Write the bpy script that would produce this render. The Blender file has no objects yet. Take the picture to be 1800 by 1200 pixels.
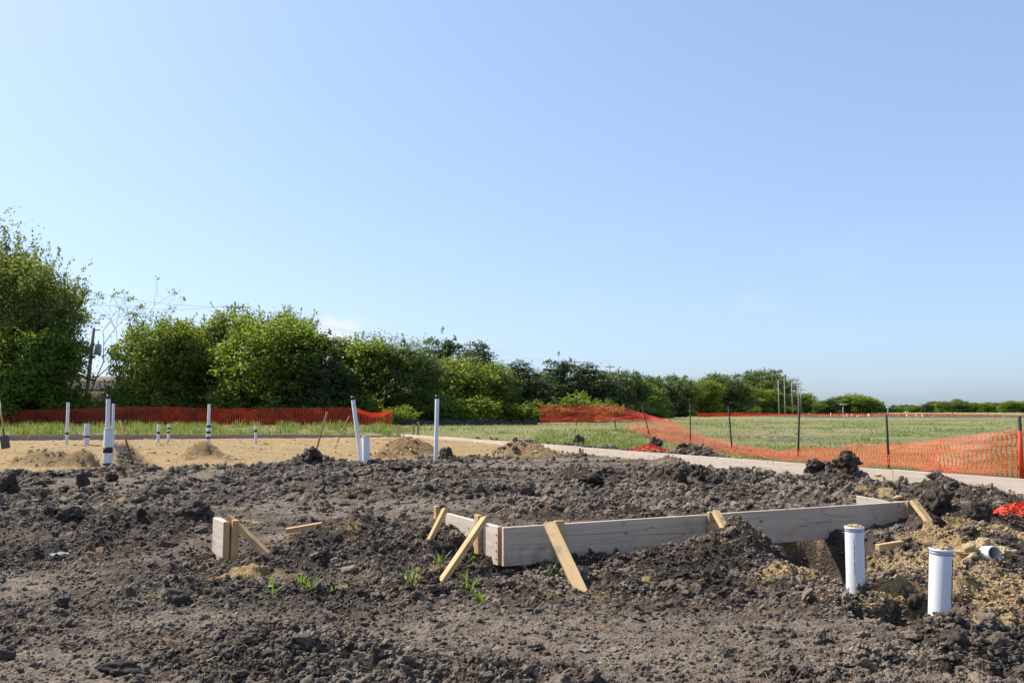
import bpy, bmesh, math, random
import numpy as np
from mathutils import Vector, Matrix, noise as mnoise

R = math.radians
sc = bpy.context.scene
C = sc.collection
rng = np.random.default_rng(7)
random.seed(7)

# ------------------------------------------------------------------ camera, sky, sun, exposure
FPX, CAMH = 1500.0, 1.2                      # focal length in pixels of an 1800 px wide frame, eye height
PITCH = math.atan(122 / FPX)
cam = bpy.data.cameras.new("camera")
cam.sensor_width = 36.0
cam.lens = 36.0 * FPX / 1800
cam.clip_start = 0.05
cam.clip_end = 6000
camo = bpy.data.objects.new("camera", cam)
camo.location = (0, 0, CAMH)
camo.rotation_euler = (R(90) + PITCH, 0, 0)
C.objects.link(camo)
sc.camera = camo

SUN_EL = R(48)
SUN_AZ = R(-64)                              # clockwise from +Y (ahead); negative = to the left
sun_dir = Vector((math.sin(SUN_AZ) * math.cos(SUN_EL), math.cos(SUN_AZ) * math.cos(SUN_EL), math.sin(SUN_EL)))
sl = bpy.data.lights.new("sun", 'SUN')
sl.energy = 3.8
sl.angle = R(0.53)
sl.color = (1.0, 0.945, 0.85)
so = bpy.data.objects.new("sun", sl)
so.rotation_euler = sun_dir.to_track_quat('Z', 'Y').to_euler()
so.location = (-30, 20, 40)
C.objects.link(so)

w = bpy.data.worlds.new("World")
sc.world = w
w.use_nodes = True
nt = w.node_tree
for n in list(nt.nodes):
    nt.nodes.remove(n)
wo = nt.nodes.new('ShaderNodeOutputWorld')
bg = nt.nodes.new('ShaderNodeBackground')
sky = nt.nodes.new('ShaderNodeTexSky')
sky.sky_type = 'NISHITA'
sky.sun_disc = False
sky.sun_elevation = SUN_EL
sky.sun_rotation = SUN_AZ
sky.altitude = 100
sky.air_density = 0.85
sky.dust_density = 1.7
sky.ozone_density = 1.0
hs = nt.nodes.new('ShaderNodeGamma')
hs.inputs['Gamma'].default_value = 0.55
gm = nt.nodes.new('ShaderNodeMix'); gm.data_type = 'RGBA'; gm.blend_type = 'MULTIPLY'
gm.inputs[0].default_value = 1.0
gm.inputs[7].default_value = (0.985, 1.17, 1.45, 1)
# thin scattered cloud wisps low in the sky
tc = nt.nodes.new('ShaderNodeTexCoord')
mp = nt.nodes.new('ShaderNodeMapping'); mp.inputs['Scale'].default_value = (5, 5, 17)
cn = nt.nodes.new('ShaderNodeTexNoise'); cn.inputs['Scale'].default_value = 1.0
cn.inputs['Detail'].default_value = 7; cn.inputs['Roughness'].default_value = 0.55
cr = nt.nodes.new('ShaderNodeMapRange')
cr.inputs['From Min'].default_value = 0.55; cr.inputs['From Max'].default_value = 0.80
cr.inputs['To Max'].default_value = 0.18
# wisps keep to a low belt of the sky
sx = nt.nodes.new('ShaderNodeSeparateXYZ')
ba = nt.nodes.new('ShaderNodeMapRange'); ba.inputs['From Min'].default_value = 0.25; ba.inputs['From Max'].default_value = 0.12
bb = nt.nodes.new('ShaderNodeMath'); bb.operation = 'MULTIPLY'
cm = nt.nodes.new('ShaderNodeMix'); cm.data_type = 'RGBA'
cm.inputs[7].default_value = (3.1, 3.2, 3.35, 1)
L = nt.links.new
L(tc.outputs['Generated'], mp.inputs['Vector']); L(mp.outputs[0], cn.inputs['Vector'])
L(cn.outputs['Fac'], cr.inputs['Value'])
L(sky.outputs[0], hs.inputs['Color']); L(hs.outputs[0], gm.inputs[6])
L(tc.outputs['Generated'], sx.inputs[0]); L(sx.outputs[2], ba.inputs['Value'])
L(cr.outputs[0], bb.inputs[0]); L(ba.outputs[0], bb.inputs[1]); 
# one small fair weather cloud low over the trees
def wm(op, a, b):
    n = nt.nodes.new('ShaderNodeMath'); n.operation = op
    for i, q in enumerate((a, b)):
        if isinstance(q, (int, float)): n.inputs[i].default_value = q
        else: L(q, n.inputs[i])
    return n.outputs[0]
ca = wm('MULTIPLY', wm('SUBTRACT', wm('DIVIDE', sx.outputs[0], sx.outputs[1]), -0.212), 19.0)
ce = wm('MULTIPLY', wm('SUBTRACT', wm('DIVIDE', sx.outputs[2], sx.outputs[1]), 0.096), 58.0)
cd = wm('SUBTRACT', 1.0, wm('SQRT', wm('ADD', wm('MULTIPLY', ca, ca), wm('MULTIPLY', ce, ce)), 0.0))
c2 = nt.nodes.new('ShaderNodeTexNoise'); c2.inputs['Scale'].default_value = 34.0; c2.inputs['Detail'].default_value = 6
L(tc.outputs['Generated'], c2.inputs['Vector'])
cl = nt.nodes.new('ShaderNodeMapRange'); cl.inputs['From Min'].default_value = 0.0; cl.inputs['From Max'].default_value = 0.55; cl.inputs['To Max'].default_value = 0.75
L(wm('MULTIPLY', wm('ADD', cd, wm('MULTIPLY', wm('SUBTRACT', c2.outputs['Fac'], 0.5), 1.6)), wm('GREATER_THAN', sx.outputs[1], 0.0)), cl.inputs['Value'])
L(wm('MAXIMUM', bb.outputs[0], cl.outputs[0]), cm.inputs[0]); L(gm.outputs[2], cm.inputs[6])
L(cm.outputs[2], bg.inputs['Color']); L(bg.outputs[0], wo.inputs['Surface'])
bg.inputs['Strength'].default_value = 0.15

vs = sc.view_settings
vs.view_transform = 'Standard'
vs.look = 'None'
vs.gamma = 1.0
vs.use_curve_mapping = False
vs.exposure = 1.0
sc.cycles.use_denoising = True
sc.cycles.max_bounces = 6
sc.cycles.transparent_max_bounces = 6

# ------------------------------------------------------------------ survey: photo position -> place in the world
cP, sP = math.cos(PITCH), math.sin(PITCH)
def ray(u, v):
    a, b = (u - 900) / FPX, (600 - v) / FPX
    return Vector((a, cP - b * sP, sP + b * cP))
def at(u, v, y):
    d = ray(u, v)
    return Vector((0, 0, CAMH)) + d * (y / d.y)
def gz(u, v, z):
    d = ray(u, v)
    return Vector((0, 0, CAMH)) + d * ((z - CAMH) / d.z)

# ------------------------------------------------------------------ helpers
def link(o):
    C.objects.link(o)
    return o
def tag(o, label=None, cat=None, group=None, kind=None):
    if label: o['label'] = label
    if cat: o['category'] = cat
    if group: o['group'] = group
    if kind: o['kind'] = kind
    return o
def empty(name, loc, label, cat, group=None):
    o = link(bpy.data.objects.new(name, None))
    o.location = loc
    o.empty_display_size = 0.1
    return tag(o, label, cat, group)
def child(o, parent):
    """parent o, keeping where it stands; parents here are only moved, never turned, before this call"""
    o.parent = parent
    m = Matrix.Identity(4)
    p = parent
    while p is not None:
        if p.type == 'EMPTY':
            m = Matrix.Translation(p.location) @ m
        else:
            m = p.matrix_basis @ m if p.parent is None else p.matrix_parent_inverse @ p.matrix_basis @ m
        p = p.parent
    o.matrix_parent_inverse = m.inverted()
    return o
def mesh_np(name, verts, faces, mat=None, smooth=False):
    """faces: list of (n,k) integer arrays"""
    verts = np.asarray(verts, dtype=np.float32)
    if not isinstance(faces, (list, tuple)):
        faces = [faces]
    faces = [np.asarray(f, dtype=np.int32) for f in faces if len(f)]
    me = bpy.data.meshes.new(name)
    me.vertices.add(len(verts))
    me.vertices.foreach_set("co", verts.ravel())
    loops = np.concatenate([f.ravel() for f in faces])
    tot = np.concatenate([np.full(len(f), f.shape[1], dtype=np.int32) for f in faces])
    start = np.concatenate([[0], np.cumsum(tot)[:-1]]).astype(np.int32)
    me.loops.add(len(loops))
    me.loops.foreach_set("vertex_index", loops)
    me.polygons.add(len(tot))
    me.polygons.foreach_set("loop_start", start)
    me.polygons.foreach_set("loop_total", tot)
    if smooth:
        me.polygons.foreach_set("use_smooth", np.ones(len(tot), dtype=bool))
    me.update(calc_edges=True)
    if mat: me.materials.append(mat)
    return me
def obj(name, me, parent=None):
    o = link(bpy.data.objects.new(name, me))
    if parent is not None: child(o, parent)
    return o
def pt_color(me, name, arr):
    a = me.color_attributes.new(name, 'FLOAT_COLOR', 'POINT')
    col = np.ones((len(me.vertices), 4), dtype=np.float32)
    arr = np.asarray(arr, dtype=np.float32)
    col[:, :arr.shape[1]] = arr
    a.data.foreach_set("color", col.ravel())

def tube(pts, radii, sides=8, cap=True):
    pts = np.asarray(pts, dtype=float)
    radii = np.broadcast_to(np.asarray(radii, dtype=float), (len(pts),))
    d = np.gradient(pts, axis=0)
    d /= np.linalg.norm(d, axis=1)[:, None] + 1e-9
    ref = np.array([0, 0, 1.0]) if abs(d[0, 2]) < 0.9 else np.array([1.0, 0, 0])
    a = np.cross(d, ref); a /= np.linalg.norm(a, axis=1)[:, None] + 1e-9
    b = np.cross(d, a)
    th = np.linspace(0, 2 * np.pi, sides, endpoint=False)
    v = pts[:, None, :] + radii[:, None, None] * (np.cos(th)[None, :, None] * a[:, None, :] + np.sin(th)[None, :, None] * b[:, None, :])
    n = len(pts)
    i = np.arange(n - 1)[:, None] * sides + np.arange(sides)[None, :]
    j = np.arange(n - 1)[:, None] * sides + (np.arange(sides) + 1)[None, :] % sides
    f = np.stack([i, j, j + sides, i + sides], -1).reshape(-1, 4)
    v = v.reshape(-1, 3)
    tri = np.zeros((0, 3), int)
    if cap:
        v = np.vstack([v, pts[:1], pts[-1:]])
        k0, k1 = len(v) - 2, len(v) - 1
        s = np.arange(sides); s2 = (s + 1) % sides
        tri = np.vstack([np.stack([s2, s, np.full(sides, k0)], -1),
                         np.stack([s + (n - 1) * sides, s2 + (n - 1) * sides, np.full(sides, k1)], -1)])
    return v, f, tri
class MB:
    """collects pieces of one mesh"""
    def __init__(s): s.v, s.q, s.t, s.n = [], [], [], 0
    def add(s, v, q=None, t=None):
        v = np.asarray(v, float)
        if q is not None and len(q): s.q.append(np.asarray(q) + s.n)
        if t is not None and len(t): s.t.append(np.asarray(t) + s.n)
        s.v.append(v); s.n += len(v)
    def tube(s, pts, r, sides=8, cap=True):
        s.add(*tube(pts, r, sides, cap))
    def box(s, lo, hi):
        x0, y0, z0 = lo; x1, y1, z1 = hi
        v = [(x0,y0,z0),(x1,y0,z0),(x1,y1,z0),(x0,y1,z0),(x0,y0,z1),(x1,y0,z1),(x1,y1,z1),(x0,y1,z1)]
        s.add(v, [(0,3,2,1),(4,5,6,7),(0,1,5,4),(1,2,6,5),(2,3,7,6),(3,0,4,7)])
    def mesh(s, name, mat=None, smooth=False):
        fs = []
        if s.q: fs.append(np.vstack(s.q))
        if s.t: fs.append(np.vstack(s.t))
        return mesh_np(name, np.vstack(s.v), fs, mat, smooth)

def beam(name, p0, p1, side, w, t, mat, parent, bev=0.003, skew=0.0, ext0=0.0, ext1=0.0):
    """sawn timber from p0 to p1; w measured along 'side', t across it; mesh local X runs along the grain"""
    p0, p1, side = Vector(p0), Vector(p1), Vector(side)
    ax = (p1 - p0).normalized()
    p0 = p0 - ax * ext0; p1 = p1 + ax * ext1
    Lg = (p1 - p0).length
    sd = (side - ax * side.dot(ax)).normalized()
    th = ax.cross(sd)
    bm = bmesh.new()
    n = max(1, int(Lg / 0.5))
    bmesh.ops.create_cube(bm, size=1.0)
    for v in bm.verts:
        v.co = Vector(((v.co.x + 0.5) * Lg + (skew * v.co.y if v.co.x > 0 else 0), v.co.y * w, v.co.z * t))
    bmesh.ops.bevel(bm, geom=bm.edges[:], offset=bev, segments=1, affect='EDGES')
    me = bpy.data.meshes.new(name); bm.to_mesh(me); bm.free()
    me.materials.append(mat)
    o = link(bpy.data.objects.new(name, me))
    M = Matrix((ax, sd, th)).transposed().to_4x4()
    M.translation = p0
    o.matrix_basis = M
    if parent is not None: child(o, parent)
    return o

# ------------------------------------------------------------------ noise in numpy
def _hash(ix, iy, seed):
    h = (ix.astype(np.int64) * 374761393 + iy.astype(np.int64) * 668265263 + seed * 982451653) & 0xFFFFFFFF
    h = ((h ^ (h >> 13)) * 1274126177) & 0xFFFFFFFF
    h = ((h ^ (h >> 16)) * 2246822519) & 0xFFFFFFFF
    return ((h ^ (h >> 15)) & 0xFFFFFF) / float(0xFFFFFF)
def vnoise(x, y, seed=0):
    ix, iy = np.floor(x), np.floor(y)
    fx, fy = x - ix, y - iy
    ux, uy = fx * fx * (3 - 2 * fx), fy * fy * (3 - 2 * fy)
    a = _hash(ix, iy, seed); b = _hash(ix + 1, iy, seed); c = _hash(ix, iy + 1, seed); d = _hash(ix + 1, iy + 1, seed)
    return (a + (b - a) * ux) * (1 - uy) + (c + (d - c) * ux) * uy
def fbm(x, y, seed=0, octaves=4, gain=0.5):
    s, amp, tot = 0, 1.0, 0
    for k in range(octaves):
        s = s + amp * vnoise(x * 2**k + 17.3 * k, y * 2**k - 9.1 * k, seed + k); tot += amp; amp *= gain
    return s / tot
def clods(x, y, cell, seed, prob, rlo=0.35, rhi=0.75, power=0.6):
    """rounded lumps, at most one per cell; height in units of the cell"""
    gx, gy = x / cell, y / cell
    wx = gx + 0.55 * (vnoise(gx * 2.3, gy * 2.3, seed + 51) - 0.5) + 0.25 * (vnoise(gx * 5.7, gy * 5.7, seed + 52) - 0.5)
    wy = gy + 0.55 * (vnoise(gx * 2.3, gy * 2.3, seed + 53) - 0.5) + 0.25 * (vnoise(gx * 5.7, gy * 5.7, seed + 54) - 0.5)
    ix, iy = np.floor(wx), np.floor(wy)
    rag = 0.55 + 0.6 * vnoise(gx * 6.1, gy * 6.1, seed + 61) + 0.3 * vnoise(gx * 14, gy * 14, seed + 62)
    out = np.zeros_like(x)
    for dx in (-1, 0, 1):
        for dy in (-1, 0, 1):
            cx, cy = ix + dx, iy + dy
            h0 = _hash(cx, cy, seed)
            px = cx + _hash(cx, cy, seed + 1); py = cy + _hash(cx, cy, seed + 2)
            r = rlo + (rhi - rlo) * _hash(cx, cy, seed + 3) ** 2
            ang = _hash(cx, cy, seed + 4) * 3.1416; sq = 0.6 + 0.4 * _hash(cx, cy, seed + 5)
            ddx, ddy = wx - px, wy - py
            e0 = ddx * np.cos(ang) + ddy * np.sin(ang); e1 = (-ddx * np.sin(ang) + ddy * np.cos(ang)) / sq
            q = np.clip(1 - (e0**2 + e1**2) / (r * r), 0, 1) ** power * r * rag
            out = np.maximum(out, np.where(h0 < prob, q, 0))
    return out
def sstep(a, b, x):
    t = np.clip((x - a) / (b - a), 0, 1)
    return t * t * (3 - 2 * t)

# ------------------------------------------------------------------ terrain
ZF = 0.334                                       # level of the tops of the form boards
A1 = gz(1800, 843, ZF); B1 = gz(705, 762, ZF)    # long right-hand form, near end and far corner
e_long = (B1 - A1).to_2d().normalized(); n_out = Vector((e_long.y, -e_long.x))
if n_out.x < 0: n_out = -n_out
BACK0, BACK1 = at(705, 763, 32.4), at(-60, 764, 28.0)
e_back = (BACK1 - BACK0).to_2d().normalized(); n_back = Vector((-e_back.y, e_back.x))
if n_back.y < 0: n_back = -n_back
edge_px = [(-200, 832), (0, 832), (130, 827), (215, 822), (300, 824), (450, 820), (520, 813), (640, 813), (760, 807), (870, 803), (985, 797), (1060, 796)]
edge_w = [gz(u, v, 0.10) for u, v in edge_px]
EX, EY = np.array([p.x for p in edge_w]), np.array([p.y for p in edge_w])
TR0, TR1 = gz(250, 822, 0.1), gz(214, 775, 0.22)   # drain trench in the sand

def gauss(x, y, p, rx, ry, ang=0.0):
    dx, dy = x - p[0], y - p[1]
    c, s = math.cos(ang), math.sin(ang)
    a, b = dx * c + dy * s, -dx * s + dy * c
    return np.exp(-((a / rx) ** 2 + (b / ry) ** 2))
def heap(x, y, p, rx, ry, ang=0.0):
    dx, dy = x - p[0], y - p[1]
    c, s = math.cos(ang), math.sin(ang)
    a, b = dx * c + dy * s, -dx * s + dy * c
    d = np.sqrt((a / rx) ** 2 + (b / ry) ** 2)
    d = d * (1 + 0.35 * (vnoise(x * 2.2 / max(rx, .3), y * 2.2 / max(rx, .3), 77) - 0.5))
    return np.clip(1 - d, 0, 1) ** 0.9 * sstep(0, 0.35, 1 - d + 0.15)

# lumpy dark mounds of dug clay: (photo u, v of foot, guess z, rx, ry, height)
MOUNDS = [
    (at(1268, 962, 6.5), 0.34, 0.33, 0.15), (at(1306, 940, 6.78), 0.20, 0.24, 0.18), (at(1215, 1000, 6.2), 0.36, 0.28, 0.06),
    (at(1405, 985, 6.0), 0.25, 0.16, 0.06),
    (at(690, 930, 7.2), 0.75, 0.55, 0.17), (at(600, 925, 7.9), 0.9, 0.5, 0.06), (at(455, 985, 6.6), 0.55, 0.4, 0.03),
    (at(1650, 900, 8.7), 0.36, 0.40, 0.26), (at(1705, 945, 8.0), 0.42, 0.45, 0.20), (at(1735, 900, 8.8), 0.6, 0.6, 0.10),
    (at(1800, 900, 9.2), 0.8, 0.6, 0.10), (at(1590, 880, 9.4), 0.8, 0.4, 0.04),
    (at(1480, 835, 12.6), 0.35, 0.35, 0.22), (at(1545, 855, 11.6), 0.7, 0.4, 0.06), (at(1440, 840, 12.8), 0.5, 0.4, 0.10),
    (at(1310, 830, 14.6), 0.6, 0.4, 0.05), (at(1215, 805, 17.6), 0.5, 0.5, 0.16),
    (at(548, 818, 16.6), 0.36, 0.32, 0.26), (at(520, 830, 16.0), 0.9, 0.5, 0.06), (at(680, 828, 16.2), 1.2, 0.4, 0.03),
    (at(1045, 842, 13.5), 0.55, 0.35, 0.20), (at(1190, 845, 13.0), 0.45, 0.3, 0.16), (at(1260, 850, 12.6), 0.8, 0.5, 0.14),
    (at(560, 1130, 4.3), 0.40, 0.22, 0.07), (at(760, 1165, 4.0), 0.55, 0.20, 0.04), (at(440, 1165, 4.05), 0.35, 0.2, 0.03),
    (at(980, 1190, 3.9), 0.35, 0.15, 0.03), (at(300, 905, 8.8), 1.2, 0.6, 0.06), (at(60, 880, 10.3), 1.0, 0.6, 0.06),
    (at(0, 850, 12.5), 0.5, 0.5, 0.08), (at(1790, 1100, 4.6), 0.5, 0.4, 0.05),
    (at(1000, 870, 9.6), 1.6, 0.6, 0.05), (at(1100, 893, 8.4), 1.2, 0.35, 0.07),
    (at(1200, 780, 18.0), 0.6, 0.4, 0.0),
]
PITS = [
    (at(1428, 975, 7.3), 0.46, 0.7, 0.75), (at(1470, 1000, 6.3), 0.30, 0.5, 0.28), (at(1600, 1055, 5.0), 0.24, 0.18, 0.12),
    (at(1690, 1060, 4.9), 0.55, 0.40, 0.14), (at(1540, 990, 6.0), 0.6, 0.5, 0.10),
    (at(600, 1160, 4.1), 0.22, 0.10, 0.08), (at(1000, 1005, 6.25), 0.25, 0.10, 0.06), (at(900, 1000, 6.45), 0.22, 0.12, 0.06),
    (at(430, 985, 6.9), 0.25, 0.2, 0.06),
]
SAND_HEAPS = [
    (at(925, 798, 20.6), 0.95, 0.75, 0.46), (at(715, 798, 20.8), 0.9, 0.6, 0.46), (at(355, 797, 19.8), 0.62, 0.45, 0.38), (at(405, 800, 19.0), 0.40, 0.3, 0.12),
    (at(100, 820, 17.0), 0.8, 0.4, 0.30), (at(60, 818, 17.2), 0.6, 0.35, 0.2), (at(145, 820, 17.0), 0.40, 0.35, 0.24), (at(680, 803, 20.0), 0.6, 0.4, 0.16),
]
SAND_SPOTS = [   # yellow sand thrown over the clay around the pits at the right
    (at(1660, 985, 5.9), 0.75, 0.45, 0.16), (at(1760, 955, 6.4), 0.6, 0.5, 0.20), (at(1720, 1040, 5.3), 0.5, 0.35, 0.08),
    (at(1560, 985, 6.2), 0.22, 0.22, 0.04), (at(1790, 1080, 4.9), 0.35, 0.35, 0.06), (at(1400, 1000, 5.9), 0.22, 0.14, 0.03),
    (at(1670, 945, 6.9), 0.5, 0.3, 0.10),
]
LUMPY = [        # rough dark patches
    (at(560, 1130, 4.3), 0.9, 0.45), (at(760, 1170, 4.0), 1.0, 0.3), (at(330, 1180, 4.0), 0.5, 0.3), (at(690, 930, 7.2), 1.2, 0.8),
    (at(1250, 970, 6.4), 0.9, 0.6), (at(1700, 900, 8.5), 2.0, 1.5), (at(1600, 1000, 5.8), 1.2, 1.0), (at(450, 985, 6.6), 0.9, 0.6),
    (at(320, 1010, 5.9), 0.7, 0.5), (at(1100, 850, 12.0), 4.0, 2.0), (at(60, 880, 10.3), 2.5, 2.5), (at(560, 830, 15.5), 3.0, 1.2), (at(1750, 1120, 4.4), 0.8, 0.6),
    (at(1050, 885, 8.8), 2.2, 0.7), (at(250, 870, 11), 3.0, 1.5), (at(1500, 845, 12.2), 3.5, 1.8), (at(820, 1000, 6.4), 0.5, 0.3),
]
FLAT = [
    (at(1180, 1130, 4.5), 1.6, 0.6), (at(120, 1150, 4.1), 0.7, 0.5), (at(900, 1080, 5.0), 1.0, 0.5), (at(1450, 1100, 4.7), 0.7, 0.5),
    (at(1050, 805, 17.5), 2.5, 1.0), (at(1060, 905, 8.0), 1.4, 0.35), (at(200, 890, 9.6), 1.0, 0.5), (at(900, 820, 16.2), 2.0, 0.5),
    (at(100, 1000, 5.8), 1.2, 0.6), (at(650, 880, 9.5), 1.8, 0.8), (at(1430, 880, 9.6), 1.4, 0.7), (at(350, 1060, 5.0), 0.8, 0.4), (at(540, 950, 7.6), 0.5, 0.3),
]
TRACKS = [(gz(430, 806, .1), gz(330, 852, .08)), (gz(275, 825, .1), gz(205, 868, .08)), (gz(130, 842, .1), gz(100, 875, .08))]

def terrain(x, y, detail=True):
    """height and masks (sand, grass, lump, damp) at world points"""
    x = np.asarray(x, float); y = np.asarray(y, float)
    s = (x - A1.x) * n_out.x + (y - A1.y) * n_out.y              # distance outside the long form
    tb = (x - BACK0.x) * n_back.x + (y - BACK0.y) * n_back.y     # distance beyond the back form
    nz = fbm(x * 0.8, y * 0.8, 3, 3) - 0.5
    nz2 = fbm(x * 3.1, y * 3.1, 9, 3) - 0.5
    inside = (1 - sstep(-0.02, 0.02, s)) * (1 - sstep(-0.02, 0.02, tb))
    grass = np.maximum(sstep(0.5, 1.5, s + 1.3 * nz + 0.5 * nz2 - 0.8 * sstep(26, 20, y) * (x < 6) * (y > 15)), sstep(0.35, 0.9, tb + 0.7 * nz + 0.3 * nz2))
    yb = np.interp(x, EX, EY)
    sand = sstep(-0.35, 0.45, y - yb + 1.5 * nz + 1.3 * nz2) * inside
    # drain trench
    d = TR1 - TR0; dl = math.hypot(d.x, d.y)
    ta = ((x - TR0.x) * d.x + (y - TR0.y) * d.y) / dl**2
    tw = np.abs((x - TR0.x) * d.y - (y - TR0.y) * d.x) / dl + 0.25 * nz2
    wdt = 0.36 + 0.25 * np.clip(0.5 - ta, 0, 1)
    trench = (1 - sstep(wdt * 0.5, wdt, tw)) * sstep(-0.25, 0.0, ta) * (1 - sstep(1.0, 1.06, ta)) * inside
    bare = np.maximum.reduce([gauss(x, y, gz(1345, 771, 0.05), 2.6, 2.6), gauss(x, y, gz(1430, 778, 0.05), 2.4, 1.3), 0.8 * gauss(x, y, gz(1400, 770, 0.05), 1.5, 1.5)])
    bare = 0.75 * sstep(0.45, 0.85, bare + 0.9 * nz + 0.6 * nz2)
    far_mud = sstep(88, 91, y + 0.10 * (x - 40)) * (1 - sstep(112, 116, y)) * sstep(30, 34, x + 3 * nz)
    grass = grass * (1 - bare) * (1 - far_mud)
    grass = np.where((s <= 0) & (tb <= 0), 0, grass)
    # --- broad form
    z = 0.10 * sstep(5.8, 8.6, y + 0.25 * x) * np.ones_like(x)
    z = z + 0.12 * inside * sstep(18, 27, y) * sand
    z = z - 0.06 * (s > 0) * sstep(0.0, 2.0, s) * (1 - sstep(26, 34, y)) + 0.30 * sstep(32, 46, y)
    z = z + 0.16 * np.exp(-((s - 0.55) / 0.45) ** 2) * sstep(15, 18, y) * (1 - sstep(28, 33, y)) + 0.03 * (s > 0) * np.exp(-(s / 0.8) ** 2)
    z = z + 0.10 * np.exp(-((tb - 0.7) / 0.4) ** 2) * (x < -3) * (x > -9)
    z = z + 0.35 * far_mud * 0.4
    z = z + 0.06 * (fbm(x * 0.45, y * 0.45, 21, 3) - 0.5) * (1 - sstep(0.2, 1, sand))
    z = z + 0.06 * gauss(x, y, (2.7, 4.9), 1.3, 1.0)
    z = z - 0.26 * trench
    lf = fbm(x * 0.55, y * 0.55, 31, 4); la = fbm(x * 0.38, y * 1.15, 35, 5, 0.6); far = sstep(7.0, 10.0, y)
    lump = 0.10 + 0.9 * sstep(0.43 + 0.03 * far, 0.64, lf * (1 - far) + la * far)
    for p, rx, ry in LUMPY: lump = lump + 0.5 * gauss(x, y, p, rx, ry)
    for p, rx, ry in FLAT: lump = lump - 0.75 * gauss(x, y, p, rx, ry)
    damp = np.zeros_like(x)
    for p, rx, ry, h in MOUNDS:
        g = gauss(x, y, p, rx * 1.12, ry * 1.12); g = np.where(g > 0, np.exp(-(-np.log(np.maximum(g, 1e-12))) ** 1.5), 0); z = z + h * g; lump = lump + 0.8 * min(1, h / 0.12) * g
    for p, rx, ry, h in PITS:
        g = gauss(x, y, p, rx, ry); z = z - h * (sstep(0.30, 0.52, g) if h > 0.5 else sstep(0.15, 0.75, g)); lump = lump + 0.4 * g
    for p, rx, ry, h in SAND_HEAPS:
        g = heap(x, y, p, rx, ry); z = z + h * g; sand = np.maximum(sand, sstep(0.02, 0.12, g)); damp = np.maximum(damp, sstep(0.02, 0.35, g))
    spot = np.zeros_like(x)
    for p, rx, ry, h in SAND_SPOTS:
        g = gauss(x, y, p, rx, ry); z = z + h * g; spot = np.maximum(spot, g)
    spot = sstep(0.27, 0.75, spot + 1.5 * nz2 + 0.9 * nz + 0.5 * (fbm(x * 11, y * 11, 13, 3) - .5)) * 0.9
    speck = sstep(0.57, 0.80, fbm(x * 2.3, y * 2.9, 41, 5, 0.65)) * 0.5 * (y < 16)
    sand_all = np.clip(np.maximum(sand * (1 - trench), np.maximum(spot, speck)), 0, 1)
    lump = np.clip(lump, 0.05, 1.05)
    mud = np.maximum((1 - np.clip(sand, 0, 1)) * (1 - grass), trench); lump = np.maximum(lump, trench * 0.9)
    lump = lump * np.clip(mud + 0.3 * trench + bare * 0.3, 0, 1)
    tm = np.zeros_like(x)
    for a, b in TRACKS:
        dd = b - a; l = math.hypot(dd.x, dd.y)
        t = ((x - a.x) * dd.x + (y - a.y) * dd.y) / l
        q = ((x - a.x) * dd.y - (y - a.y) * dd.x) / l
        tm = np.maximum(tm, (1 - sstep(0.22, 0.30, np.abs(q))) * sstep(0, 0.3, t) * (1 - sstep(l - 0.3, l, t)))
    lump = lump * (1 - 0.95 * tm)
    if detail:
        ridge = 1 - np.abs(2 * fbm(x * 0.7, y * 2.0, 231, 5, 0.6) - 1)
        z = z + 0.11 * (ridge - 0.75) * sstep(7.5, 10, y) * (1 - sstep(12.5, 16, y)) * np.clip(mud, 0, 1) * (1 - grass)
        lm = lump * (1 - sstep(34, 60, y)) + far_mud * 0.8
        hh = 0.20 * clods(x, y, 0.52, 101, 0.30, 0.3, 0.62) * 0.52 * np.clip(lm - 0.35, 0, 1) * 1.3
        hh = hh + 0.33 * clods(x + 5, y, 0.27, 111, 0.50) * 0.27 * np.clip(lm, 0, 1.1)
        hh = hh + 0.42 * clods(x, y + 3, 0.13, 121, 0.70) * 0.13 * (0.12 + 0.88 * np.clip(lm, 0, 1.1)) * np.clip(mud + 0.2, 0, 1)
        hh = hh + 0.52 * clods(x, y - 3, 0.062, 131, 0.8) * 0.062 * (0.25 + 0.75 * np.clip(lm, 0, 1.1)) * np.clip(mud + 0.25, 0, 1)
        hh = hh + 0.60 * clods(x - 3, y, 0.03, 141, 0.8) * 0.03 * (0.35 + 0.65 * np.clip(lm, 0, 1)) * np.clip(mud + 0.3, 0, 1)
        hh = hh + 0.022 * (fbm(x * 14, y * 14, 151, 4, 0.65) - 0.5) * np.clip(mud + 0.25, 0, 1)
        z = z + hh
        z = z + (0.030 * clods(x, y * 2.2, 0.6, 161, 0.25) + 0.07 * (fbm(x * 1.5, y * 3.0, 171, 5, 0.6) - 0.5) + 0.10 * clods(x, y, 0.16, 165, 0.2) * 0.16) * sand
        z = z + (0.35 * clods(x, y, 0.20, 181, 0.6) * 0.20 + 0.4 * clods(x, y, 0.09, 183, 0.7) * 0.09) * np.clip(damp * 1.6, 0, 1) + 0.20 * (fbm(x * 3, y * 3, 187, 4) - 0.5) * np.clip(damp, 0, 1)
        z = z + 0.4 * clods(x, y, 0.07, 191, 0.6) * 0.07 * np.clip(spot, 0, 1)
        z = z + 0.10 * (fbm(x * 0.35, y * 0.35, 201, 4) - 0.5) * grass + 0.05 * (vnoise(x * 3, y * 3, 203) - .5) * grass
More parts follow.
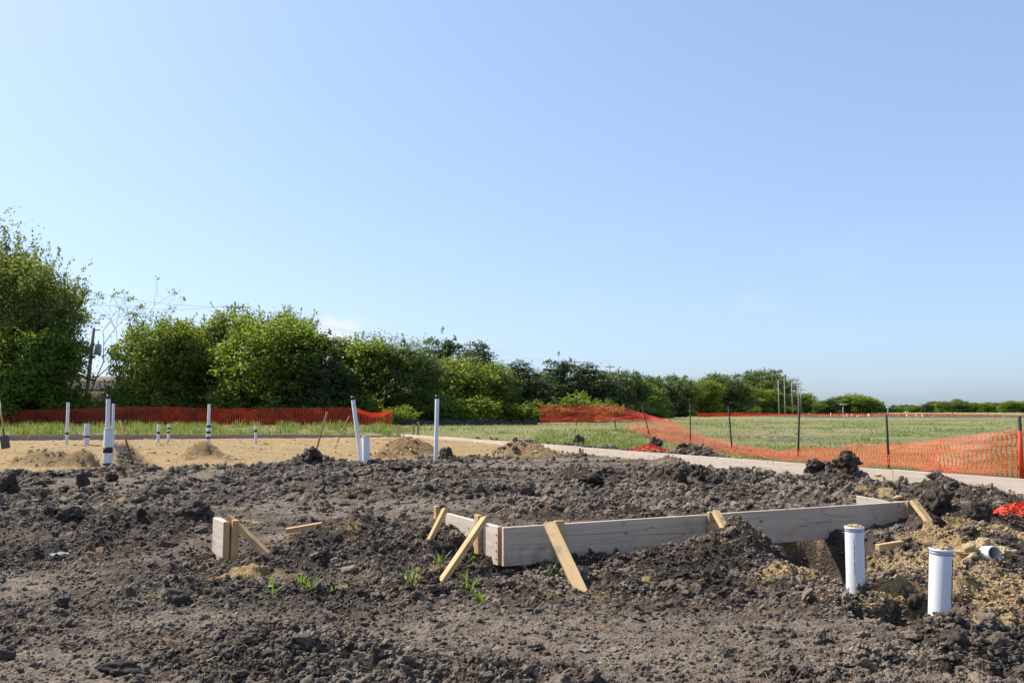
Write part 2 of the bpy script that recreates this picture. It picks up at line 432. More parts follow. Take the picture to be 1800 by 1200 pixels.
        for a, b in TRACKS:
            dd = b - a; l = math.hypot(dd.x, dd.y)
            t = ((x - a.x) * dd.x + (y - a.y) * dd.y) / l
            q = ((x - a.x) * dd.y - (y - a.y) * dd.x) / l
            m = (1 - sstep(0.20, 0.28, np.abs(q))) * sstep(0, 0.3, t) * (1 - sstep(l - 0.3, l, t))
            z = z * (1 - m) + m * (0.07 + 0.05 * sstep(-0.2, 0.3, np.sin(t * 6.283 / 0.21)) + 0.02 * vnoise(x * 9, y * 9, 5))
    return z, sand_all, grass, lump, np.clip(damp, 0, 1), far_mud
def ground_z(x, y, detail=True):
    return float(terrain(np.array([x]), np.array([y]), detail)[0][0])

def hit(u, v, lift=0.0, y0=3.3, y1=60.0):
    """the place on the ground that the photograph shows at (u, v)"""
    d = ray(u, v); ys = np.geomspace(y0, y1, 1600); xs = d.x / d.y * ys; zs = CAMH + d.z / d.y * ys
    g = terrain(xs, ys)[0]
    k = np.where(g >= zs)[0]
    k = k[0] if len(k) else len(ys) - 1
    return Vector((xs[k], ys[k], g[k] + lift))

# ------------------------------------------------------------------ materials
def new_mat(name):
    m = bpy.data.materials.new(name); m.use_nodes = True
    t = m.node_tree
    b = t.nodes['Principled BSDF']
    b.inputs['Roughness'].default_value = 0.85
    b.inputs['Specular IOR Level'].default_value = 0.25
    return m, t, b
def node(t, kind, **kw):
    n = t.nodes.new('ShaderNode' + kind)
    for k, v in kw.items():
        if k in n.inputs: n.inputs[k].default_value = v
        else: setattr(n, k, v)
    return n
def noise(t, vec, scale, detail=4, rough=0.55):
    n = node(t, 'TexNoise', Scale=scale, Detail=detail, Roughness=rough)
    if vec is not None: t.links.new(vec, n.inputs['Vector'])
    return n.outputs['Fac']
def mrange(t, val, a, b, c=0.0, d=1.0):
    n = node(t, 'MapRange')
    for k, v in zip(('From Min', 'From Max', 'To Min', 'To Max'), (a, b, c, d)): n.inputs[k].default_value = v
    t.links.new(val, n.inputs['Value'])
    return n.outputs[0]
def mix(t, fac, a, b, mode='MIX'):
    n = node(t, 'Mix'); n.data_type = 'RGBA'; n.blend_type = mode
    for sock, val in ((0, fac), (6, a), (7, b)):
        if isinstance(val, bpy.types.NodeSocket): t.links.new(val, n.inputs[sock])
        elif isinstance(val, (int, float)): n.inputs[sock].default_value = val
        else: n.inputs[sock].default_value = (*val, 1)
    return n.outputs[2]
def math_(t, op, a, b=None):
    n = node(t, 'Math', operation=op)
    for i, val in enumerate((a, b)):
        if val is None: continue
        if isinstance(val, bpy.types.NodeSocket): t.links.new(val, n.inputs[i])
        else: n.inputs[i].default_value = val
    return n.outputs[0]
def bump(t, b, h, strength, dist):
    n = node(t, 'Bump', Strength=strength, Distance=dist)
    t.links.new(h, n.inputs['Height']); t.links.new(n.outputs[0], b.inputs['Normal'])
    return n

DARK, MID, DRY, TAN = (0.045, 0.033, 0.025), (0.125, 0.093, 0.069), (0.30, 0.238, 0.180), (0.34, 0.26, 0.17)
def soil_material():
    m, t, b = new_mat("soil")
    pos = node(t, 'NewGeometry').outputs['Position']
    at1 = node(t, 'VertexColor', layer_name="masks"); sep = node(t, 'SeparateColor'); t.links.new(at1.outputs[0], sep.inputs[0])
    at2 = node(t, 'VertexColor', layer_name="masks2"); sep2 = node(t, 'SeparateColor'); t.links.new(at2.outputs[0], sep2.inputs[0])
    sand, grass, lump = sep.outputs[0], sep.outputs[1], sep.outputs[2]
    damp, farm = sep2.outputs[0], sep2.outputs[1]
    n1, n2, n3, n4 = noise(t, pos, 1.3, 5), noise(t, pos, 7, 6, 0.6), noise(t, pos, 33, 5, 0.65), noise(t, pos, 140, 3, 0.6)
    f = math_(t, 'ADD', math_(t, 'MULTIPLY', lump, -0.75), 0.72)
    f = math_(t, 'ADD', f, math_(t, 'MULTIPLY', math_(t, 'SUBTRACT', n2, 0.5), 1.5))
    f = math_(t, 'ADD', f, math_(t, 'MULTIPLY', math_(t, 'SUBTRACT', n3, 0.5), 1.0))
    mud = mix(t, mrange(t, f, -0.15, 0.45), DARK, MID)
    mud = mix(t, mrange(t, f, 0.40, 1.0), mud, DRY)
    mud = mix(t, mrange(t, n1, 0.54, 0.72, 0, 0.35), mud, TAN)
    mpa = node(t, 'Mapping'); mpa.inputs['Scale'].default_value = (0.8, 2.4, 1); t.links.new(pos, mpa.inputs['Vector'])
    mud = mix(t, math_(t, 'MULTIPLY', mrange(t, noise(t, mpa.outputs[0], 1.6, 7, 0.68), 0.52, 0.66, 0, 0.6), mrange(t, lump, 0.75, 0.15)), mud, (0.33, 0.26, 0.19))
    mud = mix(t, mrange(t, n4, 0.64, 0.74, 0, 0.5), mud, (0.36, 0.31, 0.26))          # dry crumbs
    mud = mix(t, math_(t, 'MULTIPLY', farm, 0.7), mud, (0.10, 0.055, 0.05))
    sn1, sn2 = noise(t, pos, 2.2, 5, 0.6), noise(t, pos, 18, 4, 0.6)
    sc_ = mix(t, mrange(t, sn1, 0.35, 0.65), (0.43, 0.285, 0.122), (0.54, 0.378, 0.185))
    mps = node(t, 'Mapping'); mps.inputs['Scale'].default_value = (1.0, 2.2, 1); t.links.new(pos, mps.inputs['Vector'])
    sc_ = mix(t, mrange(t, sn2, 0.5, 0.75, 0, 0.7), sc_, (0.30, 0.20, 0.10))
    sc_ = mix(t, mrange(t, noise(t, mps.outputs[0], 2.6, 7, 0.72), 0.56, 0.68, 0, 0.75), sc_, (0.21, 0.145, 0.085))
    sc_ = mix(t, math_(t, 'MULTIPLY', damp, 0.75), sc_, mix(t, sn2, (0.22, 0.135, 0.06), (0.36, 0.235, 0.115)))
    col = mix(t, mrange(t, math_(t, 'ADD', sand, math_(t, 'MULTIPLY', math_(t, 'SUBTRACT', n3, 0.5), 0.9)), 0.25, 0.75), mud, sc_)
    mpg = node(t, 'Mapping'); mpg.inputs['Scale'].default_value = (0.16, 0.30, 1); t.links.new(pos, mpg.inputs['Vector'])
    g1, g2 = noise(t, mpg.outputs[0], 1.0, 6, 0.6), noise(t, pos, 3.3, 5, 0.7)
    gc = mix(t, mrange(t, g1, 0.40, 0.60), (0.170, 0.188, 0.060), (0.30, 0.258, 0.128))
    gc = mix(t, mrange(t, g2, 0.50, 0.72, 0, 0.6), gc, (0.11, 0.15, 0.04))
    gc = mix(t, mrange(t, noise(t, pos, 9, 3), 0.60, 0.75, 0, 0.8), gc, (0.33, 0.27, 0.15))
    col = mix(t, mrange(t, math_(t, 'ADD', grass, math_(t, 'MULTIPLY', math_(t, 'SUBTRACT', n2, 0.5), 0.8)), 0.3, 0.7), col, gc)
    t.links.new(col, b.inputs['Base Color'])
    b.inputs['Roughness'].default_value = 0.9
    b.inputs['Specular IOR Level'].default_value = 0.2
    vo = node(t, 'TexVoronoi', Scale=42.0); t.links.new(pos, vo.inputs['Vector'])
    h = math_(t, 'ADD', math_(t, 'MULTIPLY', n3, 1.0), math_(t, 'MULTIPLY', n4, 0.45))
    h = math_(t, 'SUBTRACT', h, math_(t, 'MULTIPLY', vo.outputs['Distance'], 0.5))
    h = math_(t, 'ADD', h, math_(t, 'MULTIPLY', math_(t, 'MULTIPLY', noise(t, pos, 11, 6, 0.65), 3.5), sand))
    bump(t, b, h, 1.0, 0.045)
    return m
SOIL = soil_material()

def clod_material(name, c0, c1):
    m, t, b = new_mat(name)
    pos = node(t, 'NewGeometry').outputs['Position']
    n1, n2, n3 = noise(t, pos, 1.3, 5), noise(t, pos, 9, 5, 0.6), noise(t, pos, 60, 5, 0.65)
    f = math_(t, 'ADD', math_(t, 'MULTIPLY', n1, 1.2), math_(t, 'ADD', n2, math_(t, 'MULTIPLY', n3, 0.5)))
    col = mix(t, mrange(t, f, 1.05, 1.65), c0, c1)
    t.links.new(col, b.inputs['Base Color'])
    b.inputs['Roughness'].default_value = 0.9
    bump(t, b, n3, 0.8, 0.02)
    return m
CLOD = clod_material("clay_clod", (0.038, 0.028, 0.021), (0.27, 0.21, 0.157))
DARKCLOD = clod_material("dark_clay_clod", (0.030, 0.023, 0.019), (0.105, 0.080, 0.061))
SANDM = clod_material("sand_grains", (0.32, 0.220, 0.115), (0.50, 0.370, 0.215))
STONE = clod_material("ochre_stone", (0.48, 0.29, 0.12), (0.66, 0.46, 0.24))
CHIP = clod_material("pale_chip", (0.34, 0.29, 0.23), (0.50, 0.44, 0.36))

def wood_material(name, base, dark, grain=1.0, cracks=0.0, smear=0.0, knots=True):
    m, t, b = new_mat(name)
    tc = node(t, 'TexCoord').outputs['Object']
    rnd = node(t, 'ObjectInfo').outputs['Random']
    mp = node(t, 'Mapping'); mp.inputs['Scale'].default_value = (1.2, 26, 26)
    t.links.new(tc, mp.inputs['Vector'])
    comb = node(t, 'CombineXYZ'); t.links.new(math_(t, 'MULTIPLY', rnd, 37.0), comb.inputs[0]); t.links.new(math_(t, 'MULTIPLY', rnd, 11.0), comb.inputs[1])
    t.links.new(comb.outputs[0], mp.inputs['Location'])
    g = noise(t, mp.outputs[0], 1.0, 5, 0.6)
    g2 = noise(t, mp.outputs[0], 4.0, 4, 0.6)
    col = mix(t, mrange(t, g, 0.35, 0.68), base, dark)
    col = mix(t, mrange(t, g2, 0.55, 0.75, 0, 0.5), col, dark)
    if knots:
        v = node(t, 'TexVoronoi', Scale=1.0); v.feature = 'F1'
        mpv = node(t, 'Mapping'); mpv.inputs['Scale'].default_value = (4.2, 9, 9); t.links.new(tc, mpv.inputs['Vector']); t.links.new(comb.outputs[0], mpv.inputs['Location'])
        t.links.new(mpv.outputs[0], v.inputs['Vector'])
        col = mix(t, mrange(t, v.outputs['Distance'], 0.07, 0.13, 0.85, 0.0), col, tuple(c * 0.35 for c in dark))
    if cracks:
        mpc = node(t, 'Mapping'); mpc.inputs['Scale'].default_value = (0.22, 5, 1.5); t.links.new(tc, mpc.inputs['Vector']); t.links.new(comb.outputs[0], mpc.inputs['Location'])
        c = noise(t, mpc.outputs[0], 1.0, 2, 0.4)
        d = math_(t, 'ABSOLUTE', math_(t, 'SUBTRACT', c, 0.5))
        col = mix(t, mrange(t, d, 0.0006, 0.0025, cracks, 0.0), col, (0.05, 0.042, 0.038))
    if smear:
        s = noise(t, tc, 5.0, 6, 0.68)
        col = mix(t, mrange(t, s, 0.55, 0.72, 0, smear), col, (0.14, 0.115, 0.10))
        s2 = noise(t, tc, 24.0, 4, 0.7)
        col = mix(t, mrange(t, s2, 0.64, 0.70, 0, smear), col, (0.10, 0.085, 0.075))
    t.links.new(col, b.inputs['Base Color'])
    b.inputs['Roughness'].default_value = 0.75
    bump(t, b, g, 0.35, 0.004)
    return m
PINE = wood_material("new_pine", (0.57, 0.355, 0.165), (0.44, 0.25, 0.105), smear=0.55)
PINE2 = wood_material("yellowed_pine", (0.54, 0.38, 0.195), (0.42, 0.28, 0.13), smear=0.65)
GREY = wood_material("weathered_form_wood", (0.60, 0.465, 0.35), (0.46, 0.35, 0.26), cracks=0.6, smear=0.55)
PALE = wood_material("pale_form_wood", (0.60, 0.50, 0.40), (0.48, 0.39, 0.31), cracks=0.3, smear=0.55)
BROWNW = wood_material("brown_form_wood", (0.38, 0.295, 0.23), (0.27, 0.205, 0.16), cracks=0.6, smear=0.4)
STICK = wood_material("brown_stick", (0.36, 0.24, 0.14), (0.24, 0.15, 0.085), smear=0.3, knots=False)

def plain(name, col, rough=0.5, spec=0.4, var=0.0, metal=0.0, dirt=None, dirt_lo=0.58):
    m, t, b = new_mat(name)
    b.inputs['Roughness'].default_value = rough
    b.inputs['Specular IOR Level'].default_value = spec
    b.inputs['Metallic'].default_value = metal
    tc = node(t, 'TexCoord').outputs['Object']
    n = noise(t, tc, 9, 5, 0.65)
    c = mix(t, mrange(t, n, 0.3, 0.7), col, tuple(max(0, x * (1 - var)) for x in col))
    if dirt:
        mpd = node(t, 'Mapping'); mpd.inputs['Scale'].default_value = (1.0, 1.0, 0.35); t.links.new(tc, mpd.inputs['Vector'])
        n2 = noise(t, mpd.outputs[0], 34, 6, 0.72)
        c = mix(t, mrange(t, n2, dirt_lo, dirt_lo + 0.12, 0, 0.8), c, dirt)
    t.links.new(c, b.inputs['Base Color'])
    return m
PVC = plain("white_pvc", (0.62, 0.61, 0.62), 0.35, 0.5, 0.06, dirt=(0.36, 0.30, 0.25), dirt_lo=0.60)
PVCG = plain("dusty_pvc", (0.66, 0.65, 0.66), 0.45, 0.4, 0.08, dirt=(0.35, 0.30, 0.26), dirt_lo=0.60)
PURPLE = plain("purple_primer", (0.46, 0.45, 0.64), 0.4, 0.4, 0.3)
BLACKT = plain("black_tape", (0.018, 0.018, 0.02), 0.4, 0.4, 0.2)
HOLE = plain("pipe_inside", (0.10, 0.085, 0.08), 0.8, 0.2, 0.3)
STEEL = plain("rusty_steel", (0.050, 0.040, 0.035), 0.7, 0.3, 0.4)
RUST = plain("rust", (0.26, 0.115, 0.06), 0.8, 0.2, 0.4)
DKSTEEL = plain("dark_blade", (0.10, 0.085, 0.075), 0.55, 0.4, 0.4, metal=0.3)
POLEW = wood_material("pole_wood", (0.26, 0.21, 0.165), (0.17, 0.135, 0.105), knots=False)
PALEPOLE = wood_material("pale_pole_wood", (0.40, 0.35, 0.28), (0.32, 0.275, 0.22), knots=False)
GREYMETAL = plain("grey_metal", (0.38, 0.39, 0.40), 0.5, 0.4, 0.15)
WHITEM = plain("white_plastic", (0.75, 0.76, 0.78), 0.4, 0.4, 0.05)
REDP = plain("red_paint", (0.50, 0.05, 0.04), 0.4, 0.4, 0.15)
BLUEP = plain("pale_blue_plastic", (0.17, 0.19, 0.23), 0.5, 0.5, 0.1)
WIRE = plain("wire", (0.05, 0.05, 0.055), 0.6, 0.3)
ROOF = plain("brown_shingle", (0.19, 0.155, 0.13), 0.9, 0.15, 0.25)
WALL = plain("tan_siding", (0.42, 0.35, 0.30), 0.8, 0.2, 0.15)
FABRIC = plain("black_silt_fabric", (0.03, 0.03, 0.034), 0.5, 0.4, 0.3)

def trans_mat(name, cols, trans, rough=0.5, attr="tint", tmul=1.0):
    """thin leaf or plastic strip: reflects and lets light through"""
    m, t, b = new_mat(name)
    a = node(t, 'VertexColor', layer_name=attr); s = node(t, 'SeparateColor'); t.links.new(a.outputs[0], s.inputs[0])
    col = mix(t, s.outputs[0], cols[0], cols[1])
    t.links.new(col, b.inputs['Base Color'])
    b.inputs['Roughness'].default_value = rough
    b.inputs['Specular IOR Level'].default_value = 0.3
    tr = node(t, 'BsdfTranslucent')
    tcol = mix(t, 1.0, col, cols[2], 'MULTIPLY')
    t.links.new(tcol, tr.inputs['Color'])
    mx = node(t, 'MixShader'); mx.inputs[0].default_value = trans
    out = t.nodes['Material Output']
    t.links.new(b.outputs[0], mx.inputs[1]); t.links.new(tr.outputs[0], mx.inputs[2]); t.links.new(mx.outputs[0], out.inputs['Surface'])
    return m
YG = (1.9, 1.7, 0.7)
LEAF = {
    'mid': trans_mat("leaf_mid_green", ((0.080, 0.138, 0.026), (0.19, 0.245, 0.046), YG), 0.52),
    'light': trans_mat("leaf_yellow_green", ((0.105, 0.158, 0.030), (0.20, 0.250, 0.055), YG), 0.50),
    'dark': trans_mat("leaf_cedar", ((0.034, 0.058, 0.022), (0.078, 0.112, 0.038), YG), 0.28),
    'olive': trans_mat("leaf_olive", ((0.070, 0.108, 0.026), (0.17, 0.21, 0.055), YG), 0.50),
    'grey': trans_mat("leaf_grey_green", ((0.065, 0.105, 0.032), (0.125, 0.170, 0.058), YG), 0.42),
}
NETSHADE = trans_mat("shaded_orange_net", ((0.42, 0.030, 0.016), (0.70, 0.070, 0.026), (1.1, 0.7, 0.5)), 0.35)  # darker copy of the orange net, shade put into its colour
BLADE = trans_mat("grass_blade", ((0.145, 0.200, 0.050), (0.36, 0.325, 0.165), (1.5, 1.5, 0.8)), 0.40)
SPROUT = trans_mat("young_grass", ((0.10, 0.165, 0.04), (0.18, 0.235, 0.075), (1.6, 1.6, 0.6)), 0.45)
ORANGE = trans_mat("orange_net", ((0.60, 0.055, 0.026), (0.85, 0.105, 0.038), (1.1, 0.7, 0.5)), 0.30)
BARK = plain("bark", (0.10, 0.080, 0.062), 0.9, 0.15, 0.4)
PALEBARK = plain("pale_twig_bark", (0.22, 0.19, 0.155), 0.9, 0.15, 0.3)
STRAW = plain("straw", (0.52, 0.43, 0.28), 0.7, 0.2, 0.3)

# ------------------------------------------------------------------ the ground, one sheet cut into mud, sand and grass
def build_ground():
    rows = [-60, -30, -15, -8, -4, -2, -0.8, 0.2, 1.0]
    y = 1.6
    while y < 4000:
        rows.append(y)
        k = 0.0075 + 0.06 * float(sstep(0, 1, np.array((3.0 - y) / 1.2))) if y < 3.2 else 0.0034 if y < 12 else 0.0056 if y < 34 else 0.012 if y < 60 else 0.03 if y < 200 else 0.12
        y *= 1 + k
    ys = np.array(rows)
    nc = 560
    t = np.linspace(-1, 1, nc)
    half = 2.2 + 0.72 * np.clip(ys, 0, None) + 0.5 * np.clip(-ys, 0, None) + 400 * sstep(300, 2000, ys)
    X = t[None, :] * half[:, None]
    Y = np.repeat(ys[:, None], nc, 1)
    x, y = X.ravel(), Y.ravel()
    z, sand, grass, lump, damp, farm = terrain(x, y)
    # small sideways push so the lumps overhang and the grid does not show
    near = (1 - sstep(14, 30, y)) * (1 - grass)
    x = x + near * 0.02 * (vnoise(x * 22, y * 22, 301) - 0.5); y2 = y + near * 0.03 * (vnoise(x * 22, y * 22, 302) - 0.5)
    v = np.stack([x, y2, z], -1)
    nr = len(ys)
    i = (np.arange(nr - 1)[:, None] * nc + np.arange(nc - 1)[None, :]).ravel()
    q = np.stack([i, i + 1, i + 1 + nc, i + nc], -1)
    fc_s, fc_g = sand[q].mean(1), grass[q].mean(1)
    fy = y[q].mean(1)
    sel_g = fc_g > 0.5
    sel_s = (~sel_g) & (fc_s > 0.5) & (fy > 13)
    sel_m = ~(sel_g | sel_s)
    for name, sel in (("mud_ground", sel_m), ("sand_pad", sel_s), ("grass_field", sel_g)):
        f = q[sel]
        used, inv = np.unique(f, return_inverse=True)
        me = mesh_np(name, v[used], inv.reshape(f.shape), SOIL, smooth=True)
        pt_color(me, "masks", np.stack([sand, grass, lump], -1)[used])
        pt_color(me, "masks2", np.stack([damp, farm, 0 * damp], -1)[used])
        tag(obj(name, me), kind='structure')
    print("ground quads", len(q))
build_ground()

# ------------------------------------------------------------------ clods
def rock_mesh(name, seed, sub, mat, rough=0.35, flat=0.75):
    bm = bmesh.new(); bmesh.ops.create_icosphere(bm, subdivisions=sub, radius=1.0)
    o = Vector((seed * 7.1, seed * 3.3, seed * 1.7))
    for v in bm.verts:
        p = v.co.copy()
        d = 1 + rough * mnoise.noise(p * 1.1 + o) + 0.6 * rough * mnoise.noise(p * 2.3 + o) + (0.45 * rough * mnoise.noise(p * 5.0 + o) if sub > 2 else 0)
        v.co = Vector((p.x * d, p.y * d * 0.85, p.z * d * flat))
    me = bpy.data.meshes.new(name); bm.to_mesh(me); bm.free()
    me.materials.append(mat)
    for p in me.polygons: p.use_smooth = sub > 2
    return me
def rock_arrays(seed, sub, flat=0.75, rough=0.62):
    me = rock_mesh("tmp", seed, sub, CLOD, rough, flat)
    v = np.empty(len(me.vertices) * 3, np.float32); me.vertices.foreach_get("co", v)
    f = np.empty(len(me.polygons) * 3, np.int32); me.loops.foreach_get("vertex_index", f)
    bpy.data.meshes.remove(me)
    return v.reshape(-1, 3), f.reshape(-1, 3)
def lump_mesh(name, seed, sub, mat, rough=0.35, flat=0.8, smooth=True):
    """crumbly lump: rounded crumbs stuck together"""
    bm = bmesh.new(); bmesh.ops.create_icosphere(bm, subdivisions=sub, radius=1.0)
    o = Vector((seed * 7.1, seed * 3.3, seed * 1.7))
    for v in bm.verts:
        p = v.co.copy()
        d = 1 + rough * mnoise.noise(p * 1.2 + o)
        if sub > 2: d += 0.55 * rough * (0.55 - mnoise.voronoi(p * 2.2 + o)[0][0])
        if sub > 3: d += 0.35 * rough * (0.5 - mnoise.voronoi(p * 5.0 + o)[0][0]) + 0.10 * rough * mnoise.noise(p * 11 + o)
        d += 0.5 * rough * mnoise.noise(p * 2.4 + o)
        v.co = Vector((p.x * d, p.y * d * 0.85, p.z * d * flat))
    me = bpy.data.meshes.new(name); bm.to_mesh(me); bm.free()
    me.materials.append(mat)
    for p in me.polygons: p.use_smooth = smooth
    return me
def scatter_rocks(name, px, py, size, mat, sub, nvar, smooth=False, sink=0.25, rough=0.6):
    """crumbs scattered as one object: points carrying size and turn, a small set of lumps placed on them"""
    n = len(px)
    z = terrain(px, py)[0]
    coll = bpy.data.collections.new(name)
    for k in range(nvar):
        coll.objects.link(bpy.data.objects.new("%s_lump_%02d" % (name, k), lump_mesh(name + "_lump", k + 1 + 10 * sub, sub, mat, rough, 0.75, smooth)))
    me = bpy.data.meshes.new(name)
    me.vertices.add(n)
    me.vertices.foreach_set("co", np.stack([px, py, z + size * (0.42 - sink)], -1).astype(np.float32).ravel())
    def attr(nm, tp, arr, key):
        a = me.attributes.new(nm, tp, 'POINT'); a.data.foreach_set(key, np.ascontiguousarray(arr).ravel())
    attr("size3", 'FLOAT_VECTOR', (size[:, None] * rng.uniform(0.6, 1.4, (n, 3)) * np.array([1.1, 1.1, 0.8])).astype(np.float32), "vector")
    attr("turn", 'FLOAT_VECTOR', np.stack([rng.normal(0, .5, n), rng.normal(0, .5, n), rng.uniform(0, 6.283, n)], -1).astype(np.float32), "vector")
    attr("pick", 'INT', rng.integers(0, nvar, n).astype(np.int32), "value")
    me.materials.append(mat)
    o = obj(name, me)
    ng = bpy.data.node_groups.new(name + "_scatter", 'GeometryNodeTree')
    ng.interface.new_socket("Geometry", in_out='INPUT', socket_type='NodeSocketGeometry')
    ng.interface.new_socket("Geometry", in_out='OUTPUT', socket_type='NodeSocketGeometry')
    gi, go = ng.nodes.new('NodeGroupInput'), ng.nodes.new('NodeGroupOutput')
    ci = ng.nodes.new('GeometryNodeCollectionInfo'); ci.inputs['Collection'].default_value = coll
    ci.inputs['Separate Children'].default_value = True; ci.inputs['Reset Children'].default_value = True
    ip = ng.nodes.new('GeometryNodeInstanceOnPoints'); ip.inputs['Pick Instance'].default_value = True
    def named(nm, tp):
        q = ng.nodes.new('GeometryNodeInputNamedAttribute'); q.data_type = tp; q.inputs['Name'].default_value = nm
        return q.outputs['Attribute']
    er = ng.nodes.new('FunctionNodeEulerToRotation')
    k = ng.links.new
    k(gi.outputs[0], ip.inputs['Points']); k(ci.outputs[0], ip.inputs['Instance'])
    k(named("pick", 'INT'), ip.inputs['Instance Index']); k(named("size3", 'FLOAT_VECTOR'), ip.inputs['Scale'])
    k(named("turn", 'FLOAT_VECTOR'), er.inputs[0]); k(er.outputs[0], ip.inputs['Rotation'])
    k(ip.outputs[0], go.inputs[0])
    md = o.modifiers.new("scatter", 'NODES'); md.node_group = ng
    return o
def sample_mud(n, y0, y1, p=1.6, lump_pow=1.0):
    """random places on the bare clay, thinner with distance, thicker on the rough patches"""
    m = n * 6
    u = rng.uniform(0, 1, m)
    yy = (y0**(1 - p) + u * (y1**(1 - p) - y0**(1 - p))) ** (1 / (1 - p))
    xx = rng.uniform(-1, 1, m) * (0.9 + 0.66 * yy)
    _, sand, grass, lump, damp, farm = terrain(xx, yy, False)
    keep = rng.uniform(0, 1, m) < (0.13 + 0.87 * np.clip(lump, 0, 1) ** lump_pow) * (1 - 0.85 * sand) * (1 - grass) * ((sand < .5) | ((xx > 1.5) & (yy < 9)))
    return xx[keep][:n], yy[keep][:n]
def crumb_size(n, lo, hi): return lo + (hi - lo) * rng.uniform(0, 1, n) ** 3.2
px_, py_ = sample_mud(140000, 3.1, 10, 1.9, 1.5)
tag(scatter_rocks("clay_crumbs", px_, py_, crumb_size(len(px_), 0.0028, 0.018) * (0.8 + 0.03 * py_), CLOD, 3, 8, True, 0.32, 0.75), "small grey crumbs of dry clay carpeting the foreground mud", "crumbs", kind='stuff')
px_, py_ = sample_mud(26000, 9.0, 30, 1.5, 2.6)
tag(scatter_rocks("clay_crumbs", px_, py_, crumb_size(len(px_), 0.005, 0.055) * (0.8 + 0.02 * py_), CLOD, 3, 8, True, 0.38, 0.8), "dark crumbs of dug clay covering the back of the building pad", "crumbs", kind='stuff')
px_, py_ = sample_mud(3600, 3.4, 27, 1.5, 1.6)
sz = (0.010 + 0.032 * rng.uniform(0, 1, len(px_)) ** 3) * (0.7 + 0.065 * py_)
tag(scatter_rocks("clay_clods", px_, py_, sz, CLOD, 4, 12, True, rough=0.7), "dark lumps of dug clay scattered over the building pad", "clods", kind='stuff')
# clay along the edge of the sand and on the berm behind the long form
n = 2600
xx = rng.uniform(-13, 3, n); yy = np.interp(xx, EX, EY) + rng.normal(-0.5, 0.4, n)
tt = rng.uniform(0.15, 0.62, n); pp = np.outer(1 - tt, np.array([A1.x, A1.y])) + np.outer(tt, np.array([B1.x, B1.y])) + np.outer(rng.normal(0.5, 0.25, n).clip(.1), np.array([n_out.x, n_out.y]))
xx = np.concatenate([xx, pp[:, 0]]); yy = np.concatenate([yy, pp[:, 1]])
tag(scatter_rocks("clay_clods", xx, yy, 0.012 + 0.06 * rng.uniform(0, 1, 2 * n) ** 4, CLOD, 4, 12, True, rough=0.7), "dark clods heaped along the edge of the sand and on the berm behind the form board", "clods", kind='stuff')
# crumbs of sand
n = 34000
xx = rng.uniform(1.8, 4.6, n * 3); yy = rng.uniform(4.2, 7.8, n * 3)
sm = terrain(xx, yy, False)[1]; k = np.where(rng.uniform(0, 1, n * 3) < sm ** 1.5)[0][:n]
tag(scatter_rocks("sand_crumbs", xx[k], yy[k], crumb_size(len(k), 0.002, 0.011), SANDM, 3, 8, True, 0.32, 0.75), "yellow crumbs of sand thrown around the white pipes at the right", "crumbs", kind='stuff')
n = 9000
xx = rng.uniform(-15, 3, n * 2); yy = rng.uniform(14.5, 30, n * 2)
_, sm, gm_, lm_, dm_, fm_ = terrain(xx, yy, False); k = np.where(rng.uniform(0, 1, n * 2) < sm * (0.02 + 0.98 * dm_ + 0.3 * sstep(.60, .72, fbm(xx * 1.2, yy * 2, 71, 4))))[0][:n]
tag(scatter_rocks("sand_crumbs", xx[k], yy[k], crumb_size(len(k), 0.007, 0.05), SANDM, 2, 8), "damp crumbs of yellow sand on the sand pad and its heaps", "crumbs", kind='stuff')
n = 160
xx = rng.uniform(-4, 5, n); yy = 3.6 + 7 * rng.uniform(0, 1, n) ** 1.6
tag(scatter_rocks("pale_chips", xx, yy, rng.uniform(0.004, 0.012, n), CHIP, 2, 4), "tiny pale chips of stone lying on the mud", "chips", kind='stuff')
# straw and splinters
mb = MB()
for _ in range(130):
    y = 3.6 + 5 * random.random() ** 1.5; x = random.uniform(-0.65, 0.65) * y
    z = ground_z(x, y) + 0.006; a = random.uniform(0, 3.14); l = random.uniform(0.03, 0.12)
    p = np.array([[x, y, z], [x + l * .5 * math.cos(a), y + l * .5 * math.sin(a), z + random.uniform(0.0, 0.025)], [x + l * math.cos(a + .3), y + l * math.sin(a + .3), z + 0.004]])
    mb.tube(p, 0.0016, 3, False)
tag(obj("straw", mb.mesh("straw", STRAW)), "short dry straws and splinters strewn on the mud", "straw", kind='stuff')

